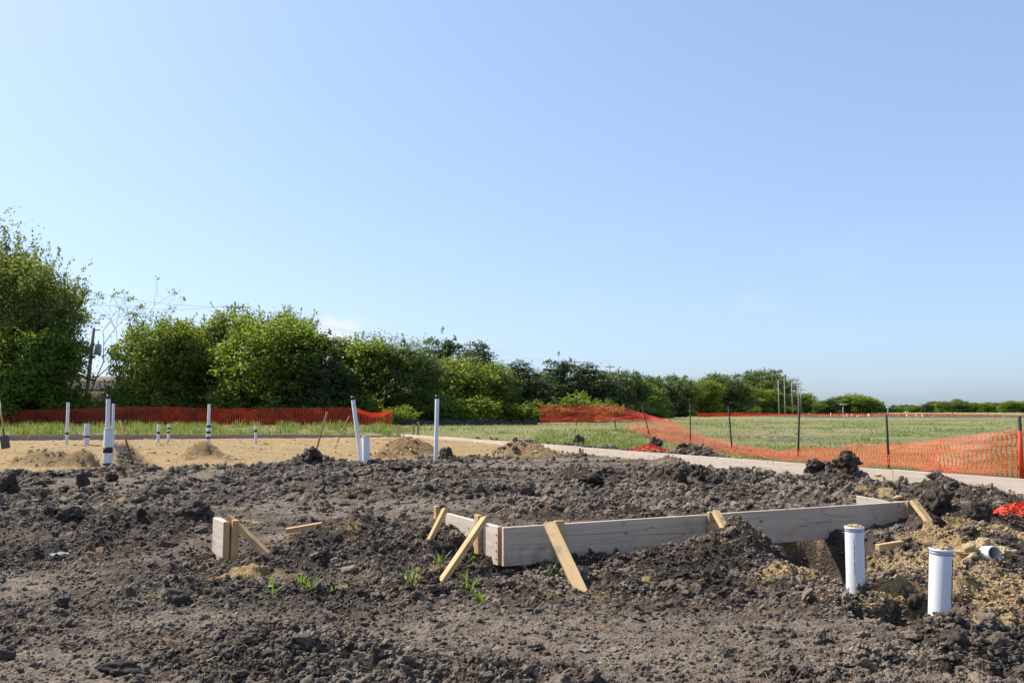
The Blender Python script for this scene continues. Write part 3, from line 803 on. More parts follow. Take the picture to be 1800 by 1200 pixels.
# named clods one can point at: photo u, v of the base, width px, height px
CLODS = [
    (343, 912, 48, 34, "big dark square clod of clay behind the short form stub, largest clod on the left"),
    (247, 918, 14, 26, "upright dark clod standing left of the big square clod"),
    (120, 915, 42, 26, "wide dark clod in the mud beneath the sand edge at far left"),
    (8, 868, 34, 40, "tall dark clod cut off by the left edge of the photo"),
    (143, 858, 20, 32, "tall narrow clod under the pile of sand left of the fat taped pipe"),
    (194, 845, 24, 16, "flat topped clod right below the foot of the fat taped pipe"),
    (205, 1188, 54, 22, "long flat block of clay in the bottom left foreground"),
    (8, 1160, 26, 26, "round dark clod at the left edge in the foreground"),
    (106, 1064, 30, 18, "lone dark clod in the left foreground below the plastic scrap"),
    (312, 1062, 34, 30, "broken dark clod right of centre in the left foreground"),
    (440, 1100, 14, 14, "small black cube of clay below the grass sprouts"),
    (1490, 823, 40, 32, "big round clod on the pile against the right hand form board"),
    (1432, 828, 30, 24, "dark clod left of the big round clod on the pile by the right hand form"),
    (1018, 782, 18, 20, "pointed black clod on the berm left of the red net bundle"),
    (1152, 786, 22, 18, "dark clod on the berm right of the red net bundle"),
    (1040, 848, 50, 22, "long dark slab of clay in the middle of the pad"),
    (1195, 850, 26, 26, "slanted dark clod right of the middle of the pad"),
    (1232, 845, 20, 24, "upright dark clod near the right hand side of the pad"),
    (1262, 852, 18, 18, "small dark clod next to the upright clod on the pad"),
    (783, 808, 22, 26, "dark clod at the foot of the upright capped pipe"),
    (545, 812, 34, 28, "dark clay heaped against the grey upright board end"),
    (1720, 916, 44, 40, "large rounded lump of clay right of the brace at the end of the long board"),
    (1655, 900, 50, 50, "crumbly dark clod on top of the mound by the right hand brace"),
    (705, 828, 44, 18, "dark clod in front of the tilted pipe and its short neighbour"),
    (1612, 1068, 34, 32, "dark clod wedged in the pit between the two white pipes"),
    (1680, 1130, 40, 24, "dark clod below the nearest white pipe"),
    (1330, 850, 20, 22, "dark clod on the right of the pad below the form board"),
    (925, 872, 26, 22, "black clod in the middle of the rough mud"),
]
for i, (u, v, wpx, hpx, lab) in enumerate(CLODS):
    p = hit(u, v)
    wd = wpx * p.y / FPX / 2; ht = hpx * p.y / FPX / 2
    me = lump_mesh("dirt_clod", i + 40, 5 if wpx * p.y / FPX > 0.15 else 4, DARKCLOD, 0.62, 1.0)
    o = obj("dirt_clod", me)
    o.scale = (wd, wd * 0.9, ht)
    o.location = (p.x, p.y + wd * 0.3, p.z + ht * 0.6)
    o.rotation_euler = (random.uniform(-.2, .2), random.uniform(-.2, .2), random.uniform(0, 6))
    tag(o, lab, "dirt clod", "single clods of clay")
STONES = [
    (1546, 826, 12, 7, "ochre stone on the right hand form board behind the near net", ZF), (1612, 829, 12, 7, "ochre stone lying right of the first one along the form board", ZF),
    (1756, 838, 14, 8, "ochre stone at the foot of the near fence post", ZF), (1576, 879, 18, 10, "orange stone resting behind the small board at the end of the front form", 0.30),
    (1364, 806, 10, 6, "ochre stone behind the form board left of the round clod", ZF), (1260, 797, 10, 5, "small ochre stone where the fallen net meets the form board", ZF),
    (1160, 790, 8, 5, "pale stone on the berm right of the red bundle", ZF), (1073, 783, 8, 5, "pale stone on the berm left of the red bundle", ZF),
    (1487, 829, 14, 10, "yellow lump of sandstone below the big round clod on the pile", 0.30), (1200, 840 + 10, 10, 5, "ochre stone on the open mud of the pad", 0.15),
]
for i, (u, v, wpx, hpx, lab, zz) in enumerate(STONES):
    p = gz(u, v, zz)
    o = obj("stone", rock_mesh("stone", i + 80, 3, STONE, 0.3, 0.8))
    k = p.y / FPX / 2
    o.scale = (wpx * k, wpx * k * .8, hpx * k * 1.1)
    dy = 0.16 if zz == ZF else 0.05
    o.location = (p.x + 0.05, p.y + dy, max(ground_z(p.x + 0.05, p.y + dy), zz - 0.1 if zz == ZF else 0) + hpx * k * 0.5)
    o.rotation_euler = (0, 0, i)
    tag(o, lab, "stone", "ochre stones")

# ------------------------------------------------------------------ formwork
BH, BT = 0.286, 0.038
Z = Vector((0, 0, 1))
def plank(name, a, b, mat, parent, zt=ZF, h=BH, out=None, label=None, thick=BT):
    """form board standing on edge; a-b is its outer top edge, 'out' the side the camera sees"""
    a, b = Vector((a.x, a.y, zt - h / 2)), Vector((b.x, b.y, zt - h / 2))
    if out is not None:
        d = (b - a).normalized(); nrm = Vector((-d.y, d.x, 0))
        if nrm.dot(out) > 0: nrm = -nrm
        a += nrm * thick / 2; b += nrm * thick / 2
    o = beam(name, a, b, Z, h, thick, mat, parent)
    if label: o['label'] = label
    return o
def nail(p, n, parent):
    v, q, t = tube([Vector(p) - Vector(n) * 0.01, Vector(p) + Vector(n) * 0.006], 0.0045, 6)
    return obj("nail", mesh_np("nail", v, [q, t], STEEL), parent)

# front form: left board, long board of two planks, stakes and braces
K = gz(875, 925.5, ZF)                      # outer front corner
Lf = gz(783, 901.5, ZF)
Rg = gz(1590, 882, ZF)
dl = (Lf - K).normalized(); n_l = Vector((dl.y, -dl.x, 0)); n_l = n_l if n_l.x < 0 else -n_l     # outward of left board
S0 = gz(885.5, 927, ZF)
dr = (Rg - S0).normalized(); n_f = Vector((dr.y, -dr.x, 0)); n_f = n_f if n_f.y < 0 else -n_f    # outward of long board
ff = empty("formwork", (K.x, K.y, ZF - BH), "low L shaped wooden form of grey boards with yellow stakes in the centre foreground", "formwork")
plank("form_board", K, Lf, PALE, ff, out=n_l, label="short pale board turning back at the left corner")
mid = S0.lerp(Rg, (1243 - 885) / (1590 - 885.0) * 0.985)
plank("form_board", S0, mid, GREY, ff, out=n_f, label="long grey cracked board facing the camera, left half")
plank("form_board", mid + dr * 0.003, Rg, GREY, ff, zt=ZF + 0.002, out=n_f, label="long grey board facing the camera, right half")
def stake(parent, base_pt, z0, z1, nrm, along, w=0.089, t=0.038, mat=PINE):
    c = Vector((base_pt.x, base_pt.y, 0)) + nrm * (t / 2 + 0.002)
    return beam("stake", (c.x, c.y, z0), (c.x, c.y, z1), along, w, t, mat, parent)
def brace(parent, top, foot, side, w=0.089, t=0.038, mat=PINE, e1=0.12):
    return beam("brace", top, foot, side, w, t, mat, parent, ext1=e1)
c_ = K + Vector((dr.x, dr.y, 0)) * BT * .5; beam('end_grain', (c_.x - dl.x*-.001, c_.y - .002, ZF - BH + .001), (c_.x, c_.y - .002, ZF - .001), dr, BT * .96, .006, PINE, ff)
def crack(z0, f0, f1, seed, w=.0028):
    """long drying split in the face of the left plank"""
    V = []; n = 60
    for i in range(n):
        f = f0 + (f1 - f0) * i / (n - 1)
        c = S0.lerp(mid, f) + n_f * .0012 + Z * (-z0 + .010 * math.sin(f * 9 + seed) + .006 * mnoise.noise(Vector((f * 14, seed, 0))))
        hw = w * (.25 + .75 * math.sin(math.pi * i / (n - 1))) * (.7 + .5 * abs(mnoise.noise(Vector((f * 30, seed, 3)))))
        V += [tuple(c - Z * hw / 2), tuple(c + Z * hw / 2)]
    obj("crack", mesh_np("crack", np.array(V), np.array([(2 * i, 2 * i + 1, 2 * i + 3, 2 * i + 2) for i in range(n - 1)]), STEEL), ff)
crack(.085, .02, .98, 1.0); crack(.135, .0, .55, 2.4, .0022); crack(.125, .5, .99, 4.0, .0024); crack(.165, .05, .3, 5.0, .0016)
# A: far end of the left board
pA = gz(772, 898, ZF)
stake(ff, pA, 0.05, ZF + 0.045, n_l, dl, 0.06)
brace(ff, at(783, 894, 7.05) , at(767, 926, 6.95), n_l.cross(Z), 0.05, 0.038, e1=0.15)
# B: middle of the left board
tB = 0.30
pB = K.lerp(Lf, tB)
stake(ff, pB, -0.12, ZF + 0.06, n_l, dl, 0.075)
brace(ff, at(853, 910, 6.42), at(786, 1008, 6.05), dl, 0.062, 0.038, e1=0.10)
# D: left third of the long board
pD = S0 + dr * (gz(984, 922, ZF) - S0).length
stake(ff, pD, -0.10, ZF + 0.03, n_f, dr, 0.082, mat=PINE2)
brace(ff, at(966, 920, 6.36), at(1017, 1030, 5.80), dr + Vector((0, 0.0, 0.25)), 0.085, 0.038, mat=PINE2, e1=0.08)
# E: at the joint of the two planks
pE = S0 + dr * (gz(1245, 903, ZF) - S0).length
stake(ff, pE, 0.0, ZF + 0.025, n_f, dr, 0.089, mat=PINE2)
brace(ff, at(1258, 899, 6.92), at(1275, 930, 6.72), dr, 0.06, 0.038, mat=PINE2, e1=0.2)
# F: right end
stake(ff, Rg - dr * 0.005 + dr * 0.045, 0.0, ZF + 0.01, n_f - n_f * 1.0 + n_f, dr, 0.085, mat=PINE2)
brace(ff, at(1606, 881, 7.92), at(1640, 926, 7.65), dr, 0.075, 0.038, mat=PINE2, e1=0.12)
for q in (0.10, 0.19):
    nail(pD + dr * 0.01 + n_f * (0.042) - Z * (q - 0.04), n_f, ff); nail(pE + n_f * 0.042 - Z * (q - 0.05), n_f, ff)
for q in (0.06, 0.12, 0.18, 0.24):
    nail(K + dl * 0.02 + n_l * 0.001 - Z * q, n_l, ff)
for q in (0.07, 0.17):
    nail(K.lerp(Lf, 0.52) + n_l * 0.001 - Z * q, n_l, ff)
# small board behind the right end
sb = empty("form_piece", gz(1505, 890, 0.2), "short pale board with a clipped corner standing behind the right end of the long board", "board")
a = gz(1505, 871, ZF + .02); b_ = gz(1572, 877, ZF + .02)
bm = bmesh.new()
lg = (b_ - a).to_2d().length
vs_ = [bm.verts.new(c) for c in ((0, 0, 0), (lg, 0, 0), (lg, 0, 0.17), (lg * 0.86, 0, 0.25), (lg * .45, 0, 0.272), (0, 0, BH))]
fc = bm.faces.new(vs_); r_ = bmesh.ops.extrude_face_region(bm, geom=[fc])
for g in r_['geom']:
    if isinstance(g, bmesh.types.BMVert): g.co.y += BT
bmesh.ops.recalc_face_normals(bm, faces=bm.faces)
me = bpy.data.meshes.new("form_board"); bm.to_mesh(me); bm.free(); me.materials.append(PALE)
o = link(bpy.data.objects.new("form_board", me)); o.location = (a.x, a.y, ZF + .02 - BH); o.rotation_euler = (0, 0, math.atan2(b_.y - a.y, b_.x - a.x)); child(o, sb)
a = gz(1572, 881, ZF); beam("form_board", a + Vector((0, 0, -.09)), a + Vector((0.11, 0.02, -.09)), Z, 0.18, BT, PALE, sb)

# short stub at the left
fs = empty("form_stub", gz(395, 985, 0.03), "short stub of form board with a stake and one slanting brace in the left foreground", "formwork")
P0 = gz(393, 917, 0.335); P1 = gz(379, 911, 0.335)
ds = (P1 - P0); ds.z = 0
ds = ds.normalized()
n_s = Vector((ds.y, -ds.x, 0)); n_s = n_s if n_s.x < 0 else -n_s
plank("form_board", P0, P0 + ds * 0.34, PALE, fs, zt=0.335, h=0.33, out=n_s, thick=0.052)
rt = -n_s
c_ = P0 + rt * .026; beam('end_grain', (c_.x, c_.y - .002, .335 - .329), (c_.x, c_.y - .002, .334), rt, .050, .006, PINE, fs)
cst = P0 + rt * 0.085 - ds * 0.0
beam("stake", (cst.x, cst.y, -0.06), (cst.x, cst.y, 0.345), rt, 0.05, 0.085, PINE, fs)
beam("brace", at(402, 909, 6.85), at(464, 968, 6.75), Vector((0, 1, 0)), 0.075, 0.042, PINE, fs, ext1=0.1)
nail(cst + Vector((0.01, -0.046, -.02)), Vector((0, -1, 0)), fs)
# wood lying in the mud
q0, q1 = gz(503, 944, .1), gz(566, 943, .1); q0.z = ground_z(q0.x, q0.y, False) + .05; q1.z = ground_z(q1.x, q1.y, False) + .05
o = beam("wood_offcut", q0, q1, Z, 0.042, 0.075, PINE, None); tag(o, "flat pine offcut lying in the mud right of the form stub", "offcut")
p = gz(589, 938, 0.08); p.z = ground_z(p.x, p.y, False); o = beam("wood_peg", p - Z * .05, p + Z * 0.09, Vector((1, 0, 0)), 0.038, 0.04, PINE, None); tag(o, "short pine peg sticking up right of the flat offcut", "peg")
o = beam("wood_scrap", at(1542, 962, 6.35), at(1586, 955, 6.5), Z, 0.045, 0.04, PINE2, None); tag(o, "muddy board end poking out of the pit behind the near pipes", "scrap wood")
p = gz(535, 816, 0.10)
o = beam("board_end", p - Z * 0.1, p + Z * 0.34 + Vector((0.05, 0, 0)), Vector((1, 0, 0.1)), 0.10, 0.04, GREY, None); tag(o, "grey board end standing upright in a clump of clay", "board end")

# long form along the right: three planks, stakes outside
fr = empty("long_formwork", (A1.x, A1.y, ZF - BH), "long pale form board running back along the right edge of the pad", "formwork")
d_long = (B1 - A1); d_long.z = 0
A0 = A1 - d_long.normalized() * 2.5
tot = (B1 - A0).length; nin = Vector((-n_out.x, -n_out.y, 0))
npl = 6
for i in range(npl):
    q0, q1 = A0.lerp(B1, i / npl), A0.lerp(B1, (i + 1) / npl)
    plank("form_board", q0 + d_long.normalized() * 0.002, q1, PALE, fr, zt=ZF + random.uniform(-.008, .008), out=nin)
for i in range(1, npl * 2):
    q = A0.lerp(B1, i / (npl * 2.0)) - nin * (BT + 0.022)
    if i not in (1,): beam("stake", (q.x, q.y, -.2), (q.x, q.y, ZF - 0.02), d_long, 0.085, 0.036, BROWNW, fr)
# back form
fb = empty("back_formwork", (BACK0.x, BACK0.y, 0.2), "low brown form board along the far edge of the yellow sand", "formwork")
zb0, zb1 = BACK0.z, BACK1.z
for i in range(4):
    q0, q1 = BACK0.lerp(BACK1, i / 4), BACK0.lerp(BACK1, (i + 1) / 4)
    p0 = Vector((q0.x, q0.y, q0.z - BH / 2)); p1 = Vector((q1.x, q1.y, q1.z - BH / 2))
    if i == 0:
        p0.z -= 0.06
    beam("form_board", p0, p1, Z, BH, BT, BROWNW, fb)
for u, v0, v1, y, lab in ((700, 746, 768, 32.6, "yellow wooden stake at the far corner of the sand pad"), (727, 745, 762, 33.6, "short wooden stake behind the far corner, next to the dark one"), (735, 741, 762, 33.9, "dark wooden stake, rightmost of the three at the far corner")):
    p = at(u, v0, y); zb = ground_z(p.x, p.y) - 0.2
    o = beam("wood_stake", (p.x, p.y, zb), (p.x, p.y, p.z), Vector((1, 0, 0)), 0.09, 0.045, PINE if '735' not in lab and u < 735 else BROWNW, None)
    tag(o, lab, "stake")

# ------------------------------------------------------------------ pipes
def pipe_mesh(base, top, r, wall=0.006, sides=28, name="pipe", mat=PVC, inner=0.12):
    base, top = np.array(base), np.array(top)
    d = (top - base) / np.linalg.norm(top - base)
    pts = [base, top - d * 0.004, top, top, top - d * inner, top - d * (inner + .001)]
    rr = [r, r, r - 0.002, r - wall, r - wall, 0.001]
    return mesh_np(name, *((lambda v, q, t: (v, [q, t]))(*tube2(pts, rr, d, sides))), mat, True)
def tube2(pts, rr, d, sides):
    ref = np.array([1.0, 0, 0]) if abs(d[0]) < 0.8 else np.array([0, 1.0, 0])
    a = np.cross(d, ref); a /= np.linalg.norm(a); b = np.cross(d, a)
    th = np.linspace(0, 2 * np.pi, sides, endpoint=False)
    ring = np.cos(th)[:, None] * a + np.sin(th)[:, None] * b
    v = np.concatenate([np.array(p)[None] + r * ring for p, r in zip(pts, rr)])
    n = len(pts)
    i = np.arange(n - 1)[:, None] * sides + np.arange(sides)[None, :]
    j = np.arange(n - 1)[:, None] * sides + (np.arange(sides) + 1)[None, :] % sides
    return v, np.stack([j, i, i + sides, j + sides], -1).reshape(-1, 4), np.zeros((0, 3), int)
def band(name, base, top, r, f0, f1, mat, parent, sides=28, proud=0.0015):
    base, top = Vector(base), Vector(top)
    p0, p1 = base.lerp(top, f0), base.lerp(top, f1)
    d = np.array((top - base).normalized())
    v, q, t = tube2([p0, p0, p1, p1], [r - .001, r + proud, r + proud, r - .001], d, sides)
    return obj(name, mesh_np(name, v, q, mat, True), parent)
def set_auto_smooth(me, ang=40):
    try: me.set_sharp_from_angle(angle=R(ang))
    except Exception: pass
def pvc(base, top, r, label, tapes=(), cap=None, purple=False, mat=PVC, group="white plastic drain pipes", sink=0.25):
    base, top = Vector(base), Vector(top)
    d = (top - base).normalized()
    e = empty("drain_pipe", base, label, "pipe", group)
    me = pipe_mesh(base - d * sink, top, r, mat=mat); set_auto_smooth(me)
    obj("pipe", me, e)
    for f0, f1 in tapes: band("tape", base, top, r, f0, f1, BLACKT, e, proud=0.004)
    if purple:
        L_ = (top - base).length
        band("primer_band", base, top, r, 1 - 0.026 / L_, 1 - 0.011 / L_, PURPLE, e, proud=0.0008)
        band("rim", base, top, r, 1 - 0.010 / L_, 1 + 0.004 / L_, WHITEM, e, proud=0.003)
    if cap == 'black':
        v, q, t = tube([top - d * 0.02, top + d * 0.03, top + d * 0.06], [r + .003, r + .003, r * 0.75], 16)
        obj("cap", mesh_np("cap", v, [q, t], BLACKT, False), e)
    if cap == 'flat':
        v, q, t = tube([top + d * 0.002, top + d * 0.018], [r + .004, r + .002], 20)
        obj("cap", mesh_np("cap", v, [q, t], mat, False), e)
    if cap == 'dirt':
        bm = bmesh.new(); bmesh.ops.create_icosphere(bm, subdivisions=4, radius=1.0)
        for v in bm.verts:
            k = 1 + 0.35 * mnoise.noise(v.co * 2.6 + base) + .3 * mnoise.noise(v.co * 6 + base)
            v.co = Vector((v.co.x * r * 0.86 * min(k, 1.12), v.co.y * r * 0.86 * min(k, 1.12), v.co.z * 0.022 * k))
        m2 = bpy.data.meshes.new("dirt_plug"); bm.to_mesh(m2); bm.free(); m2.materials.append(SANDM)
        o = link(bpy.data.objects.new("dirt_plug", m2)); o.location = top - d * 0.004; child(o, e)
    return e
# the two near pipes
r4 = 0.0560
pvc(at(1504, 1022, 5.4), at(1501.5, 926, 5.4), r4, "white pipe with purple rim standing in the pit under the long board, filled with sand", purple=True, cap='dirt')
pvc(at(1652, 1072, 4.55), at(1654.5, 965, 4.55), r4, "nearest white pipe, mud streaked with a purple rim and sand on top, at the right", purple=True, cap='dirt', mat=PVC)
def print_marks(e, base, top, r, ang, n, w):
    """line of printing running down a pipe"""
    mb = MB(); d = (Vector(top) - Vector(base)).normalized()
    for i in range(n):
        f = 0.16 + 0.66 * i / n + random.uniform(-.006, .006); h = random.uniform(.004, .009); a0 = ang + random.uniform(-.03, .03)
        c = Vector(base).lerp(Vector(top), f); V = []
        for dz in (-h / 2, h / 2):
            for k in (-1, 0, 1):
                a = a0 + k * w
                V.append(tuple(c + d * dz + Vector((math.sin(a), -math.cos(a), 0)) * (r + .0006)))
        mb.add(V, [(0, 1, 4, 3), (1, 2, 5, 4)])
    tag(obj("print", mb.mesh("print", DKSTEEL), e), kind="stuff")
pipes_ = [o for o in C.objects if o.name.startswith("drain_pipe")]
print_marks(pipes_[0], at(1504, 1022, 5.4), at(1501.5, 926, 5.4), r4, -0.42, 26, .035)
mb = MB(); V = []; b_, t_ = at(1652, 1072, 4.55), at(1654.5, 965, 4.55)
for i in range(15):
    f = .05 + .80 * i / 14; c = b_.lerp(t_, f)
    for k in (-1, 1):
        a = .92 + k * (.16 + .16 * random.random()) * (1 - .5 * f) + .06 * math.sin(i * 1.3)
        V.append(tuple(c + Vector((math.sin(a), -math.cos(a), 0)) * (r4 + .0012)))
mb.add(V, [(2 * i, 2 * i + 1, 2 * i + 3, 2 * i + 2) for i in range(14)])
obj("mud_streak", mb.mesh("mud_streak", CLOD), pipes_[1])
# open pipe end lying in the sand
p = hit(1746, 984); p = at(1746, 972, p.y + 0.05); d = Vector((0.10, -0.97, 0.16)).normalized()
e = empty("open_pipe", p, "open end of a buried pipe poking out of the sand at the far right", "pipe", "white plastic drain pipes")
me = pipe_mesh(p - d * 0.22, p + d * 0.015, 0.047, wall=0.006, inner=0.3, mat=PVCG); set_auto_smooth(me); o = obj("pipe", me, e)
v, q, t = tube([p - d * 0.12, p - d * 0.10], 0.043, 20); obj("pipe_inside", mesh_np("pipe_inside", v, [q, t], HOLE), e)
for i, (dx, dy, dz, r_, lab) in enumerate(((-.085, .10, -.02, .085, "lump of yellow sand left of the open pipe end"), (.02, .15, .015, .10, "lump of yellow sand lying over the open pipe end"), (.11, .10, -.03, .08, "lump of yellow sand right of the open pipe end"), (.0, .02, -.085, .06, "small lump of yellow sand below the open pipe end"))):
    o = obj("sand_lump", lump_mesh("sand_lump", 70 + i, 5, SANDM, .9, .8)); o.location = p + Vector((dx, dy, dz)); o.scale = (r_ * .8, r_ * .8, r_ * .6); tag(o, lab, "sand lump", "lumps of sand around the open pipe")
# risers on the pad
def riser(ub, vb, ut, vt, y, wpx, label, **kw):
    b = at(ub, vb, y)
    return pvc(b, at(ut, vt, y), wpx * y / FPX / 2, label, **kw)
riser(189, 817, 191, 754, 17.0, 15, "fat white pipe with a black tape band at the near end of the sand trench", tapes=((0.0, 0.06), (0.34, 0.50)), cap='flat')
riser(188, 800, 190.5, 699, 17.6, 7.2, "tall white pipe with black top rising behind the fat taped pipe", cap='black')
riser(198, 790, 199.5, 709, 19.0, 4.6, "thinner tall pipe right behind the tall black topped pipe")
riser(117.5, 771, 120, 707, 25.0, 5.2, "slim upright white pipe left of the fat taped pipe", tapes=((0.12, 0.18),))
riser(152, 772, 153, 744.5, 25.0, 9, "short fat white pipe on the sand between the slim pipe and the taped pair", tapes=((0.12, 0.24),))
riser(278, 768, 279, 745, 26.0, 5, "short white pipe with black band, left of the smallest one on the sand", tapes=((0.25, 0.42),))
riser(296, 765, 297, 745, 27.0, 4.6, "smallest white pipe with black bands near the back board", tapes=((0.2, 0.36), (0.55, 0.7)))
riser(365.5, 771, 368, 710, 25.5, 5.2, "slim tall pipe with black and white taped foot in front of the net", tapes=((0.03, 0.10),))
p = at(366, 771, 25.5); pvc(p, p + Vector((0.01, 0, 0.42)), 0.068, "taped sleeve around the foot of the slim tall pipe", tapes=((0.02, 0.16), (0.38, 0.55), (0.80, 0.97)))
riser(449.5, 771, 449, 747, 25.5, 4.4, "short white pipe with black band right of the taped foot pipe", tapes=((0.5, 0.68),))
riser(634, 806, 620.5, 701, 18.2, 7.2, "leaning white pipe with a black cap beside its short square topped neighbour", cap='black', mat=PVCG)
riser(643.5, 814, 643, 768, 18.0, 13.2, "short fat grey white pipe right of the leaning capped pipe", tapes=((-0.16, -0.02),), cap='flat', mat=PVCG)
riser(766, 806, 768.5, 699, 18.4, 7.4, "upright white pipe with a black cap standing alone in the centre", cap='black', mat=PVCG)

# sticks, shovel
def stick(name, p0, p1, r, mat, label, cat, group=None):
    v, q, t = tube([p0, Vector(p0).lerp(Vector(p1), .5), p1], [r, r * .95, r * .9], 8)
    return tag(obj(name, mesh_np(name, v, [q, t], mat, True)), label, cat, group)
stick("wooden_stick", at(555, 795, 18.5), at(575, 724, 18.3), 0.019, STICK, "brown stick leaning right out of the clay beside the grey board end", "stick")
stick("wooden_stick", at(592, 779, 22), at(614, 731, 22), 0.015, STICK, "thinner brown stick leaning right, behind the leaning pipe", "stick")
stick("steel_stake", at(233, 812, 17.6), at(211, 739, 18.0), 0.021, RUST, "rusty round stake leaning left over the sand trench", "stake")
stick("wooden_stick", at(48, 771, 25.5), at(62, 752, 25.5), 0.022, PINE, "short yellow stick leaning right beside the shovel", "stick")
bs = at(10, 786, 22.0)
sh = empty("shovel", bs, "shovel with dark square blade and red grip standing in the sand at the left edge", "shovel")
d_ = (at(-2, 700, 22.0) - bs).normalized(); s_ = Vector((1, 0, 0)); s_ = (s_ - d_ * s_.dot(d_)).normalized(); f_ = d_.cross(s_)
n1, n2 = 7, 9
vv = []
for j in range(n2):
    fr_ = j / (n2 - 1)
    for i in range(n1):
        a = (i / (n1 - 1) - .5) * 2
        wd = 0.115 * (1 if fr_ < .85 else 1 - 1.5 * (fr_ - .85))
        pz = bs + d_ * (fr_ * 0.33 - 0.03) + s_ * (a * wd) + f_ * (-0.03 * (1 - a * a) * (0.3 + fr_))
        vv.append(pz)
vv += [p + f_ * 0.004 for p in vv]
N_ = n1 * n2
qq = [(j * n1 + i, j * n1 + i + 1, (j + 1) * n1 + i + 1, (j + 1) * n1 + i) for j in range(n2 - 1) for i in range(n1 - 1)]
qq += [tuple(k + N_ for k in reversed(q)) for q in qq]
obj("blade", mesh_np("blade", np.array(vv), np.array(qq), DKSTEEL, True), sh)
for name, a0, a1, r, m_ in (("socket", .26, .50, .022, DKSTEEL), ("handle", .50, 1.02, .019, PINE), ("grip", 1.02, 1.22, .024, WHITEM), ("grip_end", 1.22, 1.45, .026, REDP)):
    v, q, t = tube([bs + d_ * a0, bs + d_ * a1], r, 10); obj(name, mesh_np(name, v, [q, t], m_, True), sh)

# ------------------------------------------------------------------ orange nets
def net(name, tops, bots, du, nv, w_u, w_v, label, parent=None, wav=0.03, seed=1, cat="net", sag=0.0, mat=None):
    """tops / bots: matching points along the two edges; a woven grid of flat strips is stretched between"""
    T, B = np.array([tuple(p) for p in tops]), np.array([tuple(p) for p in bots])
    seg = np.linalg.norm(np.diff((T + B) / 2, axis=0), axis=1); s = np.concatenate([[0], np.cumsum(seg)])
    nu = max(3, int(s[-1] / du)); ss = np.linspace(0, s[-1], nu)
    Tt = np.stack([np.interp(ss, s, T[:, k]) for k in range(3)], -1); Bb = np.stack([np.interp(ss, s, B[:, k]) for k in range(3)], -1)
    f = np.linspace(0, 1, nv)[None, :, None]
    P = Bb[:, None, :] * (1 - f) + Tt[:, None, :] * f
    ii, jj = np.meshgrid(np.arange(nu), np.arange(nv), indexing='ij')
    nrm = np.cross(np.gradient(P, axis=0), np.gradient(P, axis=1)); nrm /= np.linalg.norm(nrm, axis=2)[..., None] + 1e-9
    wv = (vnoise(ii * du / 0.9, jj * 0.25, seed) - .5) * 1.3 + (vnoise(ii * du / 0.28, jj * 0.8, seed + 5) - .5) * .9
    P = P + nrm * (wv * wav)[..., None]
    tang = np.gradient(P, axis=0); tl = tang / (np.linalg.norm(tang, axis=2)[..., None] + 1e-9)
    P = P + tl * ((vnoise(ii * du / .5 + 9, jj * .5, seed + 8) - .5) * du * 1.0)[..., None]
    if sag: P[..., 2] -= (sag * np.sin(np.pi * np.linspace(0, 1, nu))[:, None] * f[0, :, 0][None])
    tv = np.gradient(P, axis=1); tv /= np.linalg.norm(tv, axis=2)[..., None] + 1e-9
    nn = np.cross(tl, tv)
    V, Q = [], []
    off = 0
    wj = w_u * (0.8 + 0.5 * vnoise(ii * 1.7, jj * .9, seed + 3))[..., None] / 2
    a, b = P - tl * wj, P + tl * wj
    V += [a.reshape(-1, 3), b.reshape(-1, 3)]
    i = (np.arange(nu)[:, None] * nv + np.arange(nv - 1)[None]).ravel(); M = nu * nv
    Q.append(np.stack([i, i + M, i + M + 1, i + 1], -1)); off = 2 * M
    c, d = P - tv * w_v / 2 + nn * 0.003, P + tv * w_v / 2 + nn * 0.003
    V += [c.reshape(-1, 3), d.reshape(-1, 3)]
    i = (np.arange(nu - 1)[:, None] * nv + np.arange(nv)[None]).ravel()
    Q.append(np.stack([i, i + nv, i + nv + M, i + M], -1) + off)
    me = mesh_np(name, np.vstack(V), np.vstack(Q), mat or ORANGE)
    t_ = np.tile(vnoise(ii * du / 1.5, jj * .3, seed + 4).ravel(), 4)
    pt_color(me, "tint", np.stack([t_] * 3, -1))
    o = obj(name, me, parent)
    if label: o['label'] = label
    return o
def post(u0, v0, u1, v1, y, r, parent, mat=STEEL, name="post"):
    p0, p1 = at(u0, v0, y), at(u1, v1, y)
    d = (p1 - p0).normalized()
    mb = MB()
    mb.tube([p0 - d * 0.3, p1], r, 6)
    sx = Vector((1, 0, 0))
    mb.tube([p0 - d * 0.3 + sx * r * 1.2, p1 + sx * r * 1.2], r * .45, 4)
    return obj(name, mb.mesh(name, mat), parent)
# left fence along the trees
fa = empty("net_fence", at(340, 750, 46), "long upright orange net fence along the trees behind the yellow sand", "net fence")
ps = [(-80, 719, 752), (0, 720, 753), (60, 720, 754), (130, 718, 754), (185, 716, 753), (240, 714, 752), (300, 715, 751), (345, 717, 751), (400, 718, 750), (470, 717, 749), (560, 717, 748), (620, 716, 747)]
net("net", [at(u, t, 46) for u, t, b in ps], [at(u, b + 2, 45.8) for u, t, b in ps], 0.11, 8, 0.050, 0.012, None, fa, wav=0.06, seed=3, mat=NETSHADE)  # net colour carries the shade along the trees
ps = [(624, 716, 747), (640, 722, 747), (655, 725, 747), (672, 723, 748), (688, 719, 748)]
net("net", [at(u, t, 46) for u, t, b in ps], [at(u, b + 1, 45.8) for u, t, b in ps], 0.11, 9, 0.052, 0.018, "sagging last length of net at the right end", fa, wav=0.06, seed=4)
ps = [(624, 717, 722), (640, 723, 728), (655, 727, 732), (672, 725, 730), (688, 720, 724)]
net("net", [at(u, t, 45.4) for u, t, b in ps], [at(u, b, 45.7) for u, t, b in ps], 0.10, 3, 0.06, 0.05, "folded over top edge of the sagging net", fa, wav=0.02, seed=5)
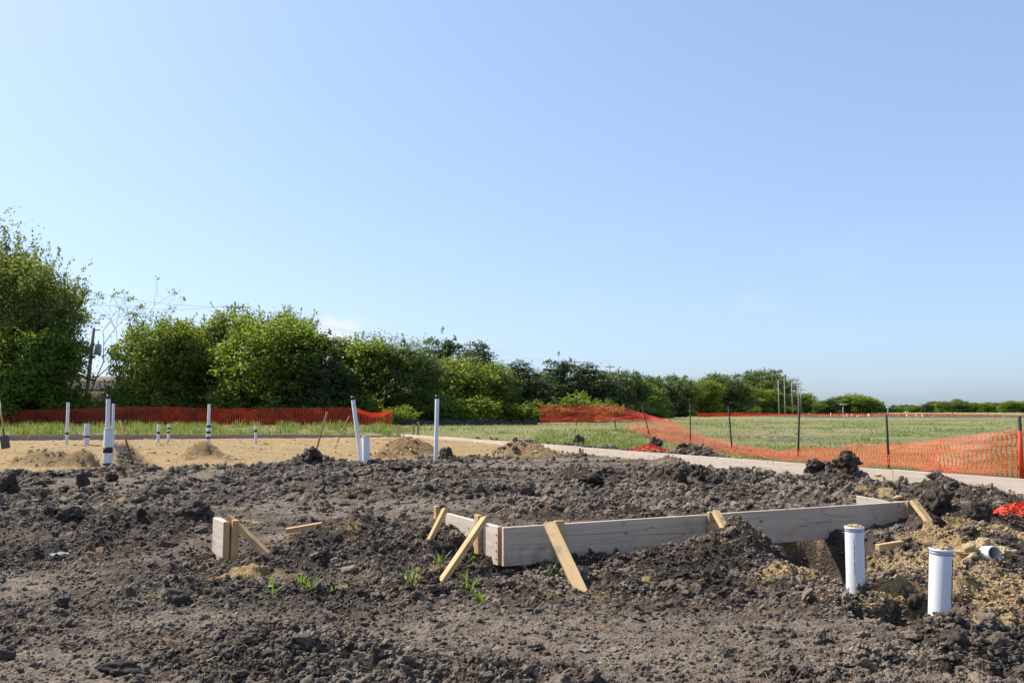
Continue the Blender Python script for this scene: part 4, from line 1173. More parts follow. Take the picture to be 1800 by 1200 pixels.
for u, t, b in ((20, 718, 755), (240, 712, 753), (470, 715, 750), (622, 712, 748), (688, 716, 749)): post(u, b, u, t, 46.1, 0.018, fa)

# middle fence that collapses to the right and rises again at the near post
fm = empty("net_fence", at(1080, 750, 44), "half fallen orange net fence on dark steel posts, from the centre to the right edge", "net fence")
G = lambda u, v, lift=0.05: (lambda p: Vector((p.x, p.y, ground_z(p.x, p.y, False) + lift)))(gz(u, v, 0.0))
tops = [(950, 712, 46.5), (980, 711.5, 46), (1013, 712, 45.5), (1045, 712, 45), (1080, 712, 44), (1110, 720, 43.5), (1140, 729, 43), (1165, 736, 42.5), (1182, 740.5, 42)]
bots = [(950, 741, 46.3), (980, 741, 45.8), (1013, 741, 45.3), (1045, 740, 44.8), (1080, 740, 43.8), (1110, 740.5, 43.3), (1140, 741, 42.8), (1165, 741, 42.3), (1182, 742, 41.8)]
net("net", [at(*p) for p in tops], [at(*p) for p in bots], 0.095, 15, 0.020, 0.020, "upright length of orange net at the far end, coloured dark for shade", fm, wav=0.05, seed=11, mat=NETSHADE)  # same orange net, darkened in colour to look shaded
tops = [(1182, 740, 42), (1205, 750, 37), (1235, 764, 33), (1262, 772, 30.5), (1290, 783, 27.5), (1330, 787, 24.8), (1375, 788, 22.4), (1403, 788, 21.2), (1450, 786, 20), (1500, 784, 19.2), (1560, 779, 18.2), (1610, 776, 17.3), (1650, 771, 16.6)]
bots = [(1095, 748, 39.5), (1125, 760, 34.5), (1165, 772, 30.3), (1200, 782, 28.0), (1240, 792, 24.8), (1290, 799, 22.4), (1345, 803, 20.2), (1385, 806, 19.3), (1440, 810, 18.3), (1490, 815, 17.7), (1555, 822, 16.9), (1610, 827, 16.2), (1648, 830, 15.9)]
def settle(p, lift):
    q = at(*p); g_ = ground_z(q.x, q.y, False) + lift
    return Vector((q.x, q.y, max(q.z, g_)))
net("net", [settle(p, .12) for p in tops], [settle(p, .03) for p in bots], 0.075, 20, 0.019, 0.012, "fallen length of net lying slack over the grass between the posts", fm, wav=0.07, seed=12)
tops = [(1648, 772, 16.6), (1690, 768, 16.1), (1740, 761, 15.6), (1793, 755, 15.2), (1850, 752, 14.7), (1960, 748, 13.9), (2100, 742, 12.9)]
bots = [(1652, 830, 15.9), (1690, 834, 15.6), (1740, 838, 15.3), (1795, 842, 15.1), (1850, 846, 14.6), (1960, 855, 13.8), (2100, 866, 12.8)]
net("net", [at(*p) for p in tops], [settle(p, .02) for p in bots], 0.075, 19, 0.021, 0.010, "bright orange length of net stretched up to the nearest post", fm, wav=0.05, seed=13)
for (ub, vb, ut, vt, y, r) in ((951, 742, 951, 703, 46.5, .012), (1013, 743, 1012.5, 692, 45.5, .014), (1082, 756, 1078, 703, 43, .016), (1143, 770, 1128, 712, 34, .016), (1213.5, 779, 1213, 708, 29.5, .014),
                           (1286, 786, 1280, 713, 26.5, .018), (1402.5, 806, 1405, 700, 21.0, .018), (1562, 820, 1557.5, 730, 17.6, .019), (1797, 842, 1791, 731, 15.15, .024)):
    post(ub, vb, ut, vt, y, r, fm)
p0, p1 = at(1796, 842, 15.1), at(1792.5, 757, 15.1)
mb = MB(); mb.tube([p0, p1], 0.034, 8); me = mb.mesh("wrapped_net", ORANGE); pt_color(me, "tint", np.full((len(me.vertices), 3), .3)); obj("wrapped_net", me, fm)
# far net round the next pad
ff2 = empty("net_fence", at(1500, 738, 118), "long low red net fence far across the field in front of the distant trees", "net fence")
ps = [(1228, 726, 736), (1300, 725, 736), (1352, 726, 736), (1395, 728, 737), (1480, 726, 737), (1540, 727, 738), (1620, 727, 738), (1700, 728, 739), (1800, 729.5, 740), (2000, 730, 740)]
net("net", [at(u, t, 118) for u, t, b in ps], [at(u, b, 118) for u, t, b in ps], 0.28, 7, 0.17, 0.04, None, ff2, wav=0.12, seed=21)
ps = [(1360, 736, 740), (1410, 735, 741), (1480, 736, 741), (1540, 735.5, 741), (1580, 736, 742)]
net("net", [at(u, t, 96) for u, t, b in ps], [at(u, b, 95) for u, t, b in ps], 0.25, 5, 0.12, 0.05, "lower slack length nearer the camera", ff2, wav=0.12, seed=22)
for u in range(1240, 1850, 62): post(u, 738, u, 724, 118.2, 0.03, ff2)
# crumpled bundles
def bundle(name, c, rx, ry, rz, label, seed, n=90):
    r2 = random.Random(seed); V, Q, off = [], [], 0
    for k in range(n):
        p = Vector((r2.uniform(-1, 1) * rx, r2.uniform(-1, 1) * ry, 0)); a = r2.uniform(0, 6.28)
        pts = []
        for j in range(7):
            hz = max(0.0, 1 - (p.x / rx) ** 2 - (p.y / ry) ** 2)
            pts.append(Vector((p.x, p.y, rz * hz * r2.uniform(.25, 1.0) + .01)))
            a += r2.uniform(-1.2, 1.2); st = 0.14 * rx
            p = p + Vector((math.cos(a) * st, math.sin(a) * st, 0))
            p.x = max(-rx, min(rx, p.x)); p.y = max(-ry, min(ry, p.y))
        wv = Vector((r2.uniform(-1, 1), r2.uniform(-1, 1), r2.uniform(-1, 1))).normalized() * r2.uniform(.005, .012)
        for q in pts: V += [q - wv, q + wv]
        Q += [(off + 2 * j, off + 2 * j + 1, off + 2 * j + 3, off + 2 * j + 2) for j in range(6)]
        off += 14
    me = mesh_np(name, np.array([tuple(v) for v in V]), np.array(Q), ORANGE)
    pt_color(me, "tint", np.stack([rng.uniform(0, 1, len(V))] * 3, -1))
    o = obj(name, me); o.location = c; o.rotation_euler = (0, 0, -0.35 if seed == 1 else 0)
    tag(o, label, "net bundle")
p = A1.lerp(B1, 0.36) ; p = Vector((p.x, p.y, 0)) + Vector((n_out.x, n_out.y, 0)) * .45; bundle("net_bundle", (p.x, p.y, 0.33), 0.42, 0.17, 0.13, "crumpled bundle of red net lying on the clay berm behind the form board", 1, 80)
p = hit(1785, 912); bundle("net_bundle", (p.x + 0.05, p.y, p.z + .04), 0.23, 0.16, 0.10, "crumpled bright red net lying on the mud at the right edge", 2, 70)

# ------------------------------------------------------------------ grass
def blades(name, px, py, hgt, wid, tint, mat, label, cat, lean=0.35, kind='stuff', parent=None, zs=None):
    n = len(px)
    z = terrain(px, py)[0] if zs is None else zs
    a = rng.uniform(0, 6.283, n); la = rng.uniform(0, 6.283, n); ln = np.abs(rng.normal(0, lean, n)) * hgt
    wx, wy = np.cos(a) * wid / 2, np.sin(a) * wid / 2
    b0 = np.stack([px - wx, py - wy, z - .01], -1); b1 = np.stack([px + wx, py + wy, z - .01], -1)
    mx, my = px + np.cos(la) * ln * .35, py + np.sin(la) * ln * .35
    m0 = np.stack([mx - wx * .7, my - wy * .7, z + hgt * .6], -1); m1 = np.stack([mx + wx * .7, my + wy * .7, z + hgt * .6], -1)
    tp = np.stack([px + np.cos(la) * ln, py + np.sin(la) * ln, z + hgt * np.clip(1 - .3 * ln / hgt, .4, 1)], -1)
    V = np.stack([b0, b1, m1, m0, tp], 1).reshape(-1, 3)
    k = np.arange(n) * 5
    me = mesh_np(name, V, [np.stack([k, k + 1, k + 2, k + 3], -1), np.stack([k + 3, k + 2, k + 4], -1)], mat)
    t_ = np.repeat(np.clip(tint, 0, 1), 5); pt_color(me, "tint", np.stack([t_] * 3, -1))
    o = obj(name, me, parent)
    if kind: tag(o, label, cat, kind=kind)
    return o
def grass_points(n, x0, x1, y0, y1, p=1.3):
    m = n * 3
    u = rng.uniform(0, 1, m); yy = (y0**(1 - p) + u * (y1**(1 - p) - y0**(1 - p))) ** (1 / (1 - p))
    xx = rng.uniform(0, 1, m); xx = x0(yy) + xx * (x1(yy) - x0(yy))
    g_ = terrain(xx, yy, False)[2]
    k = rng.uniform(0, 1, m) < g_ ** 2
    return xx[k][:n], yy[k][:n]
gx, gy = grass_points(70000, lambda y: -0.63 * y - 1, lambda y: 0.66 * y + 1, 17, 75, 1.4)
patch = fbm(gx * .25, gy * .4, 401, 4)
tint = np.clip((patch - .38) * 3.0 + .25 * sstep(0, 8, gx) + rng.normal(0, .25, len(gx)), 0, 1)
h_ = (0.03 + 0.07 * rng.uniform(0, 1, len(gx))) * (0.7 + 0.9 * sstep(.55, .35, patch)) * (1 - .5 * sstep(2, 8, gx))
blades("grass", gx, gy, h_, 0.010 + 0.0006 * gy, tint, BLADE, "short green and straw coloured grass covering the field", "grass")
# tall tufts in front of the left fence and near the berm
tx, ty, th_ = [], [], []
for _ in range(520):
    q = random.random()
    if q < .62: u, y = random.uniform(-20, 720), random.uniform(35, 45)
    elif q < .84: u, y = random.uniform(940, 1160), random.uniform(25, 40)
    else: u, y = random.uniform(1200, 1800), random.uniform(24, 60)
    if q < .62 and random.random() < 0.35: u = random.gauss(70, 30) if random.random() < .4 else random.gauss(300, 60)
    p = at(u, 740, y); n_ = random.randint(14, 36); hh_ = random.uniform(.18, .5) * (1 if q < .62 else .5 if q < .84 else .4)
    tx += list(np.random.default_rng(_).normal(p.x, .16, n_)); ty += list(np.random.default_rng(_ + 999).normal(p.y, .16, n_)); th_ += [hh_ * random.uniform(.5, 1.1) for k in range(n_)]
tx, ty, th_ = map(np.array, (tx, ty, th_))
k = terrain(tx, ty, False)[2] > .5
blades("tall_grass", tx[k], ty[k], th_[k], 0.028 + 0 * th_[k], rng.uniform(0, .5, k.sum()) ** 1.2, BLADE, "taller green grass tufts growing in front of the orange nets", "grass", lean=.5)

# sprouts in the foreground
SPR = [(478, 1030, 22, 6, "two bladed grass sprout leaning left, leftmost of the row"), (482, 1046, 22, 6, "low pale sprout by the dark clod below the leftmost sprout"), (530, 1025, 24, 7, "upright grass sprout second from the left"), (545, 1036, 30, 9, "spreading grass sprout below the upright one"),
       (586, 1044, 18, 5, "thin faint sprout right of the spreading one"), (614, 1028, 10, 3, "tiny sprout between the two rows of grass"), (718, 1028, 38, 12, "bushy grass sprout left of the long brace"), (774, 1000, 30, 9, "grass sprout at the foot of the long brace"),
       (826, 1040, 40, 8, "tall arching grass sprout in front of the corner of the form"), (845, 1058, 24, 10, "dense low grass sprout in front of the arching one"), (968, 1008, 16, 4, "small sprout in the shade under the long board"), (817, 1098, 10, 4, "tiny sprout alone in the open foreground"), (828, 985, 14, 3, "thin sprout behind the long brace")]
for u, v, hp, nb, lab in SPR:
    p = hit(u, v); k = p.y / FPX
    mb = MB()
    for b in range(nb + 2):
        a = random.uniform(0, 6.28); l = hp * k * random.uniform(.7, 1.25); w0 = random.uniform(.004, .008)
        c0 = Vector((p.x + random.gauss(0, .012), p.y + random.gauss(0, .012), ground_z(p.x, p.y) - .01)); o_ = random.uniform(.25, .9)
        pts = [c0 + Vector((math.cos(a) * l * o_ * f, math.sin(a) * l * o_ * f * .7, l * (1.15 * f - .55 * o_ * f * f))) for f in (0, .3, .6, .85, 1)]
        sd = Vector((-math.sin(a), math.cos(a), .3)); ws = (w0 * .6, w0, w0 * .9, w0 * .5, .0004)
        V = [x for q, ww in zip(pts, ws) for x in (q - sd * ww, q + sd * ww)]
        mb.add([tuple(x) for x in V], [(2 * i, 2 * i + 1, 2 * i + 3, 2 * i + 2) for i in range(4)])
    me = mb.mesh("grass_sprout", SPROUT); pt_color(me, "tint", np.stack([rng.uniform(0, 1, len(me.vertices))] * 3, -1))
    tag(obj("grass_sprout", me), lab, "sprout", "grass sprouts in the foreground mud")
# scraps of plastic
for i, (u, v, wpx, lab, m_) in enumerate(((104, 978, 28, "crumpled pale blue plastic scrap on the mud at the left", BLUEP), (477, 1034, 14, "crumpled grey plastic scrap beside the leftmost sprout", GREYMETAL), (1024, 1145, 17, "flat pale blue plastic scrap in the foreground, right of centre", BLUEP))):
    p = hit(u, v); r = wpx * p.y / FPX / 2
    n_ = 7; V = []
    for a in range(n_):
        for b in range(n_):
            x, y = (a / (n_ - 1) - .5) * 2, (b / (n_ - 1) - .5) * 2
            V.append((x * r, y * r * .8, r * (.10 + .55 * abs(mnoise.noise(Vector((x * 1.7 + i * 9, y * 1.7, i)))) * (1 - .3 * abs(x)))))
    Q = [(a * n_ + b, a * n_ + b + 1, (a + 1) * n_ + b + 1, (a + 1) * n_ + b) for a in range(n_ - 1) for b in range(n_ - 1)]
    o = obj("plastic_scrap", mesh_np("plastic_scrap", np.array(V), np.array(Q), m_)); o.location = (p.x, p.y, ground_z(p.x, p.y) + .004); o.rotation_euler = (0, 0, i + .5)
    tag(o, lab, "plastic scrap")

# ------------------------------------------------------------------ trees
def crown_arrays(lobes, n_clump, n_leaf, leaf, clump_r, rg, shoots=0, shoot_len=1.2, shoot_top=0.5, flat=0.75, hollow=0.55):
    """leaf-sized faces gathered in clumps spread through ellipsoid lobes; returns verts, quads, tint"""
    vol = np.array([l[3] * l[4] * l[5] for l in lobes]) ** .75; vol /= vol.sum()
    li = rg.choice(len(lobes), n_clump, p=vol)
    Lb = np.array(lobes)[li]
    d = rg.normal(0, 1, (n_clump, 3)); d /= np.linalg.norm(d, axis=1)[:, None]
    rad = (hollow + (1 - hollow) * rg.uniform(0, 1, n_clump) ** .6)
    rad *= 1 + .10 * rg.normal(0, 1, n_clump)
    cc = Lb[:, :3] + d * rad[:, None] * Lb[:, 3:6]
    cr = clump_r * rg.uniform(.55, 1.35, n_clump)
    ct = rg.uniform(0, 1, n_clump)
    nl = np.full(n_clump, n_leaf)
    idx = np.repeat(np.arange(n_clump), nl)
    off = rg.normal(0, .5, (len(idx), 3)) * np.array([1, 1, flat]) * cr[idx][:, None]
    P = cc[idx] + off
    T = ct[idx] * .6 + .4 * rg.uniform(0, 1, len(idx))
    D = d[idx]
    if shoots:
        top = max(l[2] + l[5] for l in lobes); bot = min(l[2] - l[5] for l in lobes)
        for _ in range(shoots):
            l = lobes[rg.choice(len(lobes), p=vol)]
            a = rg.uniform(0, 6.283); e = rg.uniform(.15, 1.4)
            dd = np.array([math.cos(a) * math.cos(e), math.sin(a) * math.cos(e), math.sin(e)])
            base = np.array(l[:3]) + dd * np.array(l[3:6]) * .85
            up = dd * .55 + np.array([rg.normal(0, .25), rg.normal(0, .25), .75]); up /= np.linalg.norm(up)
            k = rg.integers(16, 46); f = rg.uniform(0, 1, k) ** .9
            sl_ = shoot_len * rg.uniform(.35, 1.25); bend = rg.normal(0, .22, 3) * np.array([1, 1, .3])
            pp = base + up * (f * sl_)[:, None] + bend * (f * f * sl_)[:, None] + rg.normal(0, .06, (k, 3)) * (1.35 - f)[:, None] * sl_
            P = np.vstack([P, pp]); T = np.concatenate([T, rg.uniform(.3, 1, k)]); D = np.vstack([D, np.repeat(up[None], k, 0)])
    n = len(P)
    nr = rg.normal(0, 1, (n, 3)) + D * .5 + np.array([0, 0, .55]); nr /= np.linalg.norm(nr, axis=1)[:, None]
    t1 = np.cross(nr, rg.normal(0, 1, (n, 3))); t1 /= np.linalg.norm(t1, axis=1)[:, None]; t2 = np.cross(nr, t1)
    s = leaf * rg.uniform(.6, 1.35, n)[:, None]; s[len(idx):] *= .75
    V = np.stack([P - t1 * s * .5, P + t2 * s * .27 + nr * s * .06, P + t1 * s * .5, P - t2 * s * .27 + nr * s * .06], 1).reshape(-1, 3)
    k = np.arange(n) * 4
    return V, np.stack([k, k + 1, k + 2, k + 3], -1), np.repeat(T, 4)
def trunk_mesh(h, r, lobes, rg, name="trunk", mat=BARK, twigs=26, stems=1):
    mb = MB()
    for s_i in range(stems):
        ox = rg.normal(0, .25, 2) * (s_i > 0)
        top = np.array([ox[0] * 3, ox[1] * 3, h * .72])
        pts = [np.array([ox[0], ox[1], -.3])]
        for f in (.15, .35, .6, .8, 1): pts.append(np.array([ox[0] * (1 + 2 * f) + rg.normal(0, .12), ox[1] * (1 + 2 * f) + rg.normal(0, .12), top[2] * f]))
        mb.tube(pts, np.array([1.15, 1, .85, .65, .45, .2]) * r / (1 + .3 * s_i), 7)
        for l in lobes:
            for q in range(2):
                a = np.array(pts[rg.integers(2, 5)]); c = np.array(l[:3]); e = c + rg.normal(0, .28, 3) * np.array(l[3:6]) + np.array([0, 0, .3 * l[5]])
                m_ = (a + e) / 2 + rg.normal(0, .15, 3) + np.array([0, 0, .2])
                mb.tube([a, m_, e], [r * .4, r * .25, r * .06], 5, False)
    for _ in range(twigs):
        l = lobes[rg.integers(0, len(lobes))]
        d = rg.normal(0, 1, 3); d[2] = abs(d[2]) * .8; d /= np.linalg.norm(d)
        a = np.array(l[:3]) + d * np.array(l[3:6]) * .3; e = np.array(l[:3]) + d * np.array(l[3:6]) * rg.uniform(.9, 1.12)
        mb.tube([a, (a + e) / 2 + rg.normal(0, .12, 3), e], [.035, .022, .007], 4, False)
    return mb.mesh(name, mat)
def make_kind(kind, seed):
    """mesh pair (trunk, crown) for one kind of tree, standing at the origin; returns meshes, width, height"""
    rg = np.random.default_rng(seed)
    if kind in ('broad', 'light', 'grey'):
        h, wd = 7.0, 6.0
        lobes = [(0, 0, 3.0, 2.3, 2.2, 2.6), (0, 0, 1.4, 2.7, 2.4, 1.4)]
        for _ in range(11):
            a = rg.uniform(0, 6.28); q = rg.uniform(.6, 2.3)
            lobes.append((math.cos(a) * q, math.sin(a) * q, rg.uniform(2.6, 6.2 - .7 * q), rg.uniform(.6, 1.3), rg.uniform(.6, 1.3), rg.uniform(.6, 1.2)))
        mat = LEAF[{'broad': 'mid', 'light': 'light', 'grey': 'grey'}[kind]]
        V, Q, T = crown_arrays(lobes, 420, 58, 0.175, 0.44, rg, shoots=70, shoot_len=.8)
        tr = trunk_mesh(h, .16, lobes, rg)
    elif kind == 'feather':
        h, wd = 7.0, 5.6
        lobes = [(0, 0, 2.6, 2.3, 2.1, 2.5), (.8, 0, 4.2, 1.5, 1.4, 1.6), (-1, .3, 4.0, 1.4, 1.4, 1.5), (.1, -.4, 5.0, 1.2, 1.2, 1.1)]
        mat = LEAF['grey']
        V, Q, T = crown_arrays(lobes, 330, 54, 0.165, 0.43, rg, shoots=170, shoot_len=1.35)
        tr = trunk_mesh(h, .14, lobes, rg)
    elif kind == 'cedar':
        h, wd = 7.0, 5.0
        lobes = [(0, 0, .6 + i * .88, 2.25 * (1 - i / 7.6) ** .75, 2.2 * (1 - i / 7.6) ** .75, .95) for i in range(7)]
        for _ in range(6):
            a = rg.uniform(0, 6.28); zz = rg.uniform(1.5, 5.2); q = 1.5 * (1 - zz / 8)
            lobes.append((math.cos(a) * q, math.sin(a) * q, zz, .7, .7, .8))
        mat = LEAF['dark']
        V, Q, T = crown_arrays(lobes, 460, 48, 0.155, 0.34, rg, shoots=60, shoot_len=.7, hollow=.6)
        tr = trunk_mesh(h, .15, lobes, rg)
    elif kind == 'elm':
        h, wd = 11.0, 8.0
        lobes = [(0, 0, 3.0, 3.2, 2.6, 2.8), (-1.5, 0, 6.0, 2.0, 2.0, 2.0), (1.0, .2, 5.6, 2.2, 1.9, 1.7), (-.6, .1, 8.2, 1.5, 1.5, 1.7), (.9, 0, 7.6, 1.2, 1.2, 1.3), (2.5, 0, 4.4, 1.2, 1.2, 1.0), (-2.2, 0, 4.0, 1.6, 1.6, 1.6)]
        mat = LEAF['olive']
        V, Q, T = crown_arrays(lobes, 520, 58, 0.155, 0.52, rg, shoots=130, shoot_len=1.9)
        tr = trunk_mesh(h, .24, lobes, rg, twigs=70)
    elif kind == 'open':
        h, wd = 9.0, 7.0
        lobes = [(0, 0, 2.6, 2.6, 2.3, 2.6), (-1.0, 0, 5.6, 1.6, 1.6, 1.4), (1.2, 0, 5.2, 1.5, 1.5, 1.2), (.3, 0, 7.2, 1.2, 1.2, 1.1), (2.6, 0, 6.6, 1.0, .9, .6), (2.3, .3, 3.6, 1.1, 1.1, .9)]
        mat = LEAF['olive']
        V, Q, T = crown_arrays(lobes, 400, 56, 0.155, 0.46, rg, shoots=50, shoot_len=.9)
        tr = trunk_mesh(h, .2, lobes, rg, twigs=60)
    elif kind == 'shrub':
        h, wd = 2.4, 3.4
        lobes = [(0, 0, .7, 1.4, 1.2, .9), (.7, 0, 1.1, .8, .8, .8), (-.6, .1, 1.3, .7, .7, .7)]
        mat = LEAF['mid']
        V, Q, T = crown_arrays(lobes, 110, 36, 0.17, 0.32, rg, shoots=40, shoot_len=.6)
        tr = trunk_mesh(h, .05, lobes, rg, twigs=8, stems=3)
    V[:, 2] = np.maximum(V[:, 2], .02)
    me = mesh_np("crown", V, Q, mat); pt_color(me, "tint", np.stack([T] * 3, -1))
    zt = np.percentile(V[:, 2], 99.7); xw = np.percentile(np.abs(V[:, 0]), 98) * 2
    return tr, me, xw, zt
KINDS = {}
for kind, nv_ in (('broad', 3), ('light', 2), ('grey', 1), ('feather', 1), ('cedar', 2), ('elm', 1), ('open', 1), ('shrub', 2)):
    KINDS[kind] = [make_kind(kind, 100 + 17 * i + len(kind)) for i in range(nv_)]
NAMES = {'broad': 'broadleaf_tree', 'light': 'light_green_tree', 'grey': 'grey_green_tree', 'feather': 'feathery_tree', 'cedar': 'cedar_tree', 'elm': 'elm_tree', 'open': 'elm_tree', 'shrub': 'shrub'}
_tc = [0]
def tree(kind, u, vtop, wpx, y, label, group=None, rot=None, cat=None):
    """tree whose top shows at (u, vtop) and whose crown is about wpx wide at distance y"""
    vr = KINDS[kind][_tc[0] % len(KINDS[kind])]; _tc[0] += 1
    tr, cr, xw, zt = vr
    top = at(u, vtop, y); zb = ground_z(top.x, top.y, False)
    e = empty(NAMES[kind], (top.x, top.y, zb), label, cat or ("shrub" if kind == 'shrub' else "tree"), group)
    kx = wpx * y / FPX / xw; kz = (top.z - zb) / zt
    a = rot if rot is not None else random.uniform(0, 6.28)
    e.scale = (kx, kx, kz); e.rotation_euler = (0, 0, a)
    for nm, me in (("trunk", tr), ("crown", cr)):
        o = link(bpy.data.objects.new(nm, me)); o.parent = e
    return e
T_ = [
    ('elm', -10, 396, 330, 50, "tallest tree, airy olive green with feathery top, at the left edge", 0.0),
    ('feather', 30, 405, 180, 54, "feathery olive crown rising behind the tallest tree at the left", None),
    ('open', 72, 462, 150, 49, "olive tree with a spreading branch to the right beside the tallest tree", 0.0),
    ('broad', 40, 570, 170, 47.5, "low dark leafy tree under the tallest tree at the left", None),
    ('shrub', 178, 700, 70, 48.5, "small shrub under the gap with the utility pole and roof", None),
    ('shrub', 128, 672, 70, 50, "shrub left of the roof glimpsed through the gap", None),
    ('broad', 278, 556, 150, 50, "rounded bright green tree right of the gap with the utility pole", None),
    ('broad', 345, 575, 150, 52, "dark green tree between the rounded tree and the yellow topped tree", None),
    ('light', 420, 543, 130, 53, "yellow green tree top beside the crossarm of the pole", None),
    ('broad', 475, 556, 190, 50, "wide dark green tree left of the pointed cedar", None),
    ('light', 505, 545, 90, 52.5, "tree with a ragged yellow top leaning over the pointed cedar", None),
    ('cedar', 560, 583, 150, 50, "pointed dark cedar in the middle of the left tree row", None),
    ('light', 640, 590, 150, 54, "bright yellow green tree right of the pointed cedar", None),
    ('feather', 705, 592, 150, 53, "grey green tree with feathery upright shoots above the end of the left net", None),
    ('light', 800, 628, 150, 58, "yellow green tree above the lone upright pipe", None),
    ('cedar', 780, 594, 150, 61, "dark cedar showing behind the yellow green tree", None),
    ('cedar', 836, 604, 120, 63, "dark cedar right of the first one on the skyline", None),
    ('light', 865, 640, 110, 60, "light green tree left of the long dark cedar row", None),
    ('cedar', 920, 636, 130, 62, "first dark cedar of the long dark row in the centre", None),
    ('cedar', 985, 632, 130, 68, "dark cedar behind the left end of the middle net", None),
    ('cedar', 1040, 640, 130, 70, "dark cedar below the pole above the middle net", None),
    ('grey', 1090, 652, 100, 76, "green tree right of the dark cedars behind the middle net", None),
    ('cedar', 1135, 662, 90, 92, "small dark cedar where the tree row dips", None),
    ('grey', 1180, 660, 90, 110, "grey green tree with a thin bare top in the receding row", None),
    ('broad', 1225, 666, 80, 130, "round green tree in the receding row over the fallen net", None),
    ('grey', 1275, 657, 100, 155, "wide green tree with a spiky top in the receding row", None),
    ('grey', 1345, 650, 100, 185, "tallest tree at the right end of the row, beside the utility poles", None),
    ('broad', 1398, 690, 70, 205, "dark tree behind the group of utility poles", None),
    ('broad', 1440, 704, 60, 215, "distant tree right of the group of utility poles", None),
    ('broad', 1505, 691, 60, 215, "distant domed tree standing highest on the right horizon", None),
    ('cedar', 1455, 702, 50, 214, "dark distant tree between the pole group and the domed tree", None),
    ('broad', 1528, 701, 56, 216, "distant tree sloping down right of the domed tree", None),
    ('grey', 1490, 696, 62, 221, "pale distant tree behind the domed tree", None),
    ('grey', 1475, 702, 60, 218, "distant tree left of the domed tree", None),
    ('shrub', 705, 712, 80, 47.5, "leafy shrub at the right end of the left net", None),
    ('shrub', 800, 722, 120, 53, "low shrub at the foot of the yellow green tree", None),
    ('shrub', 1380, 712, 26, 172, "bright low shrub at the foot of the utility poles", None),
]
for k in T_: tree(*k[:6], rot=k[6])
NEAR = [(-10, "the tallest tree"), (95, "the olive tree beside the tallest one"), (165, "the utility pole with transformer"), (272, "the rounded bright green tree"), (345, "the dark tree beside the rounded one"), (420, "the first pole crossarm"), (475, "the wide tree left of the pointed cedar"),
        (560, "the pointed cedar"), (640, "the bright tree right of the pointed cedar"), (705, "the feathery grey green tree"), (768, "the upright capped pipe"), (845, "the second skyline cedar"), (920, "the first cedar of the long row"), (985, "the left end of the middle net"), (1040, "the third post of the middle net"),
        (1100, "the leaning net post"), (1180, "the tree with a thin bare top"), (1225, "the round tree over the fallen net"), (1275, "the wide tree with spiky top"), (1345, "the tallest tree of the right end"), (1395, "the utility pole group")]
def beside(u):
    x, nm = min(NEAR, key=lambda q: abs(q[0] - u))
    return ("left of " if u < x - 12 else "right of " if u > x + 12 else "in line with ") + nm
# second row that closes the gaps
for u, v, wp, y, kd in ((0, 560, 200, 60, 'broad'), (320, 600, 150, 58, 'broad'), (420, 600, 200, 60, 'broad'), (540, 625, 180, 60, 'cedar'), (620, 640, 160, 58, 'broad'), (690, 640, 170, 60, 'broad'), (760, 650, 150, 62, 'broad'),
                       (830, 660, 140, 66, 'broad'), (900, 660, 140, 70, 'cedar'), (960, 655, 140, 74, 'cedar'), (1020, 660, 130, 76, 'cedar'), (1075, 668, 110, 84, 'cedar'), (1115, 670, 110, 88, 'broad'), (1160, 676, 100, 108, 'cedar'),
                       (1205, 678, 90, 130, 'broad'), (1250, 680, 90, 150, 'cedar'), (1310, 676, 90, 175, 'broad'), (1370, 686, 70, 205, 'broad'), (1335, 690, 60, 190, 'grey')):
    tree(kd, u, v, wp, y, "dark tree in second row, " + beside(u), "trees closing the row behind")
# low undergrowth along the foot of the row
for i, u in enumerate(range(-20, 1400, 43)):
    y = 49 + max(0, u - 600) * .028 + max(0, u - 1050) * .36
    if 930 < u < 960 or 140 < u < 215: continue
    tree('shrub', u + random.uniform(-12, 12), 722 - 1500 / y * random.uniform(.5, 1.5), 110 * 50 / y, y + random.uniform(-.6, 1), "leafy bush at tree foot, " + beside(u), "bushes along the foot of the tree row")
# far tree band on the right horizon
for i in range(54):
    u = 1415 + i * 11.2 + random.uniform(-4, 4)
    vt = np.interp(u, [1415, 1440, 1540, 1580, 1640, 1680, 1720, 1800, 1860], [706, 706, 713, 716, 711, 705, 710, 705, 703]) + random.uniform(-5, 2)
    tree(random.choice(['broad', 'grey', 'broad', 'light']) if u > 1640 else random.choice(['broad', 'grey', 'cedar']), u, float(vt), random.uniform(20, 38), random.uniform(400, 470), "distant green tree in the low band on the right horizon", "distant trees on the right horizon")
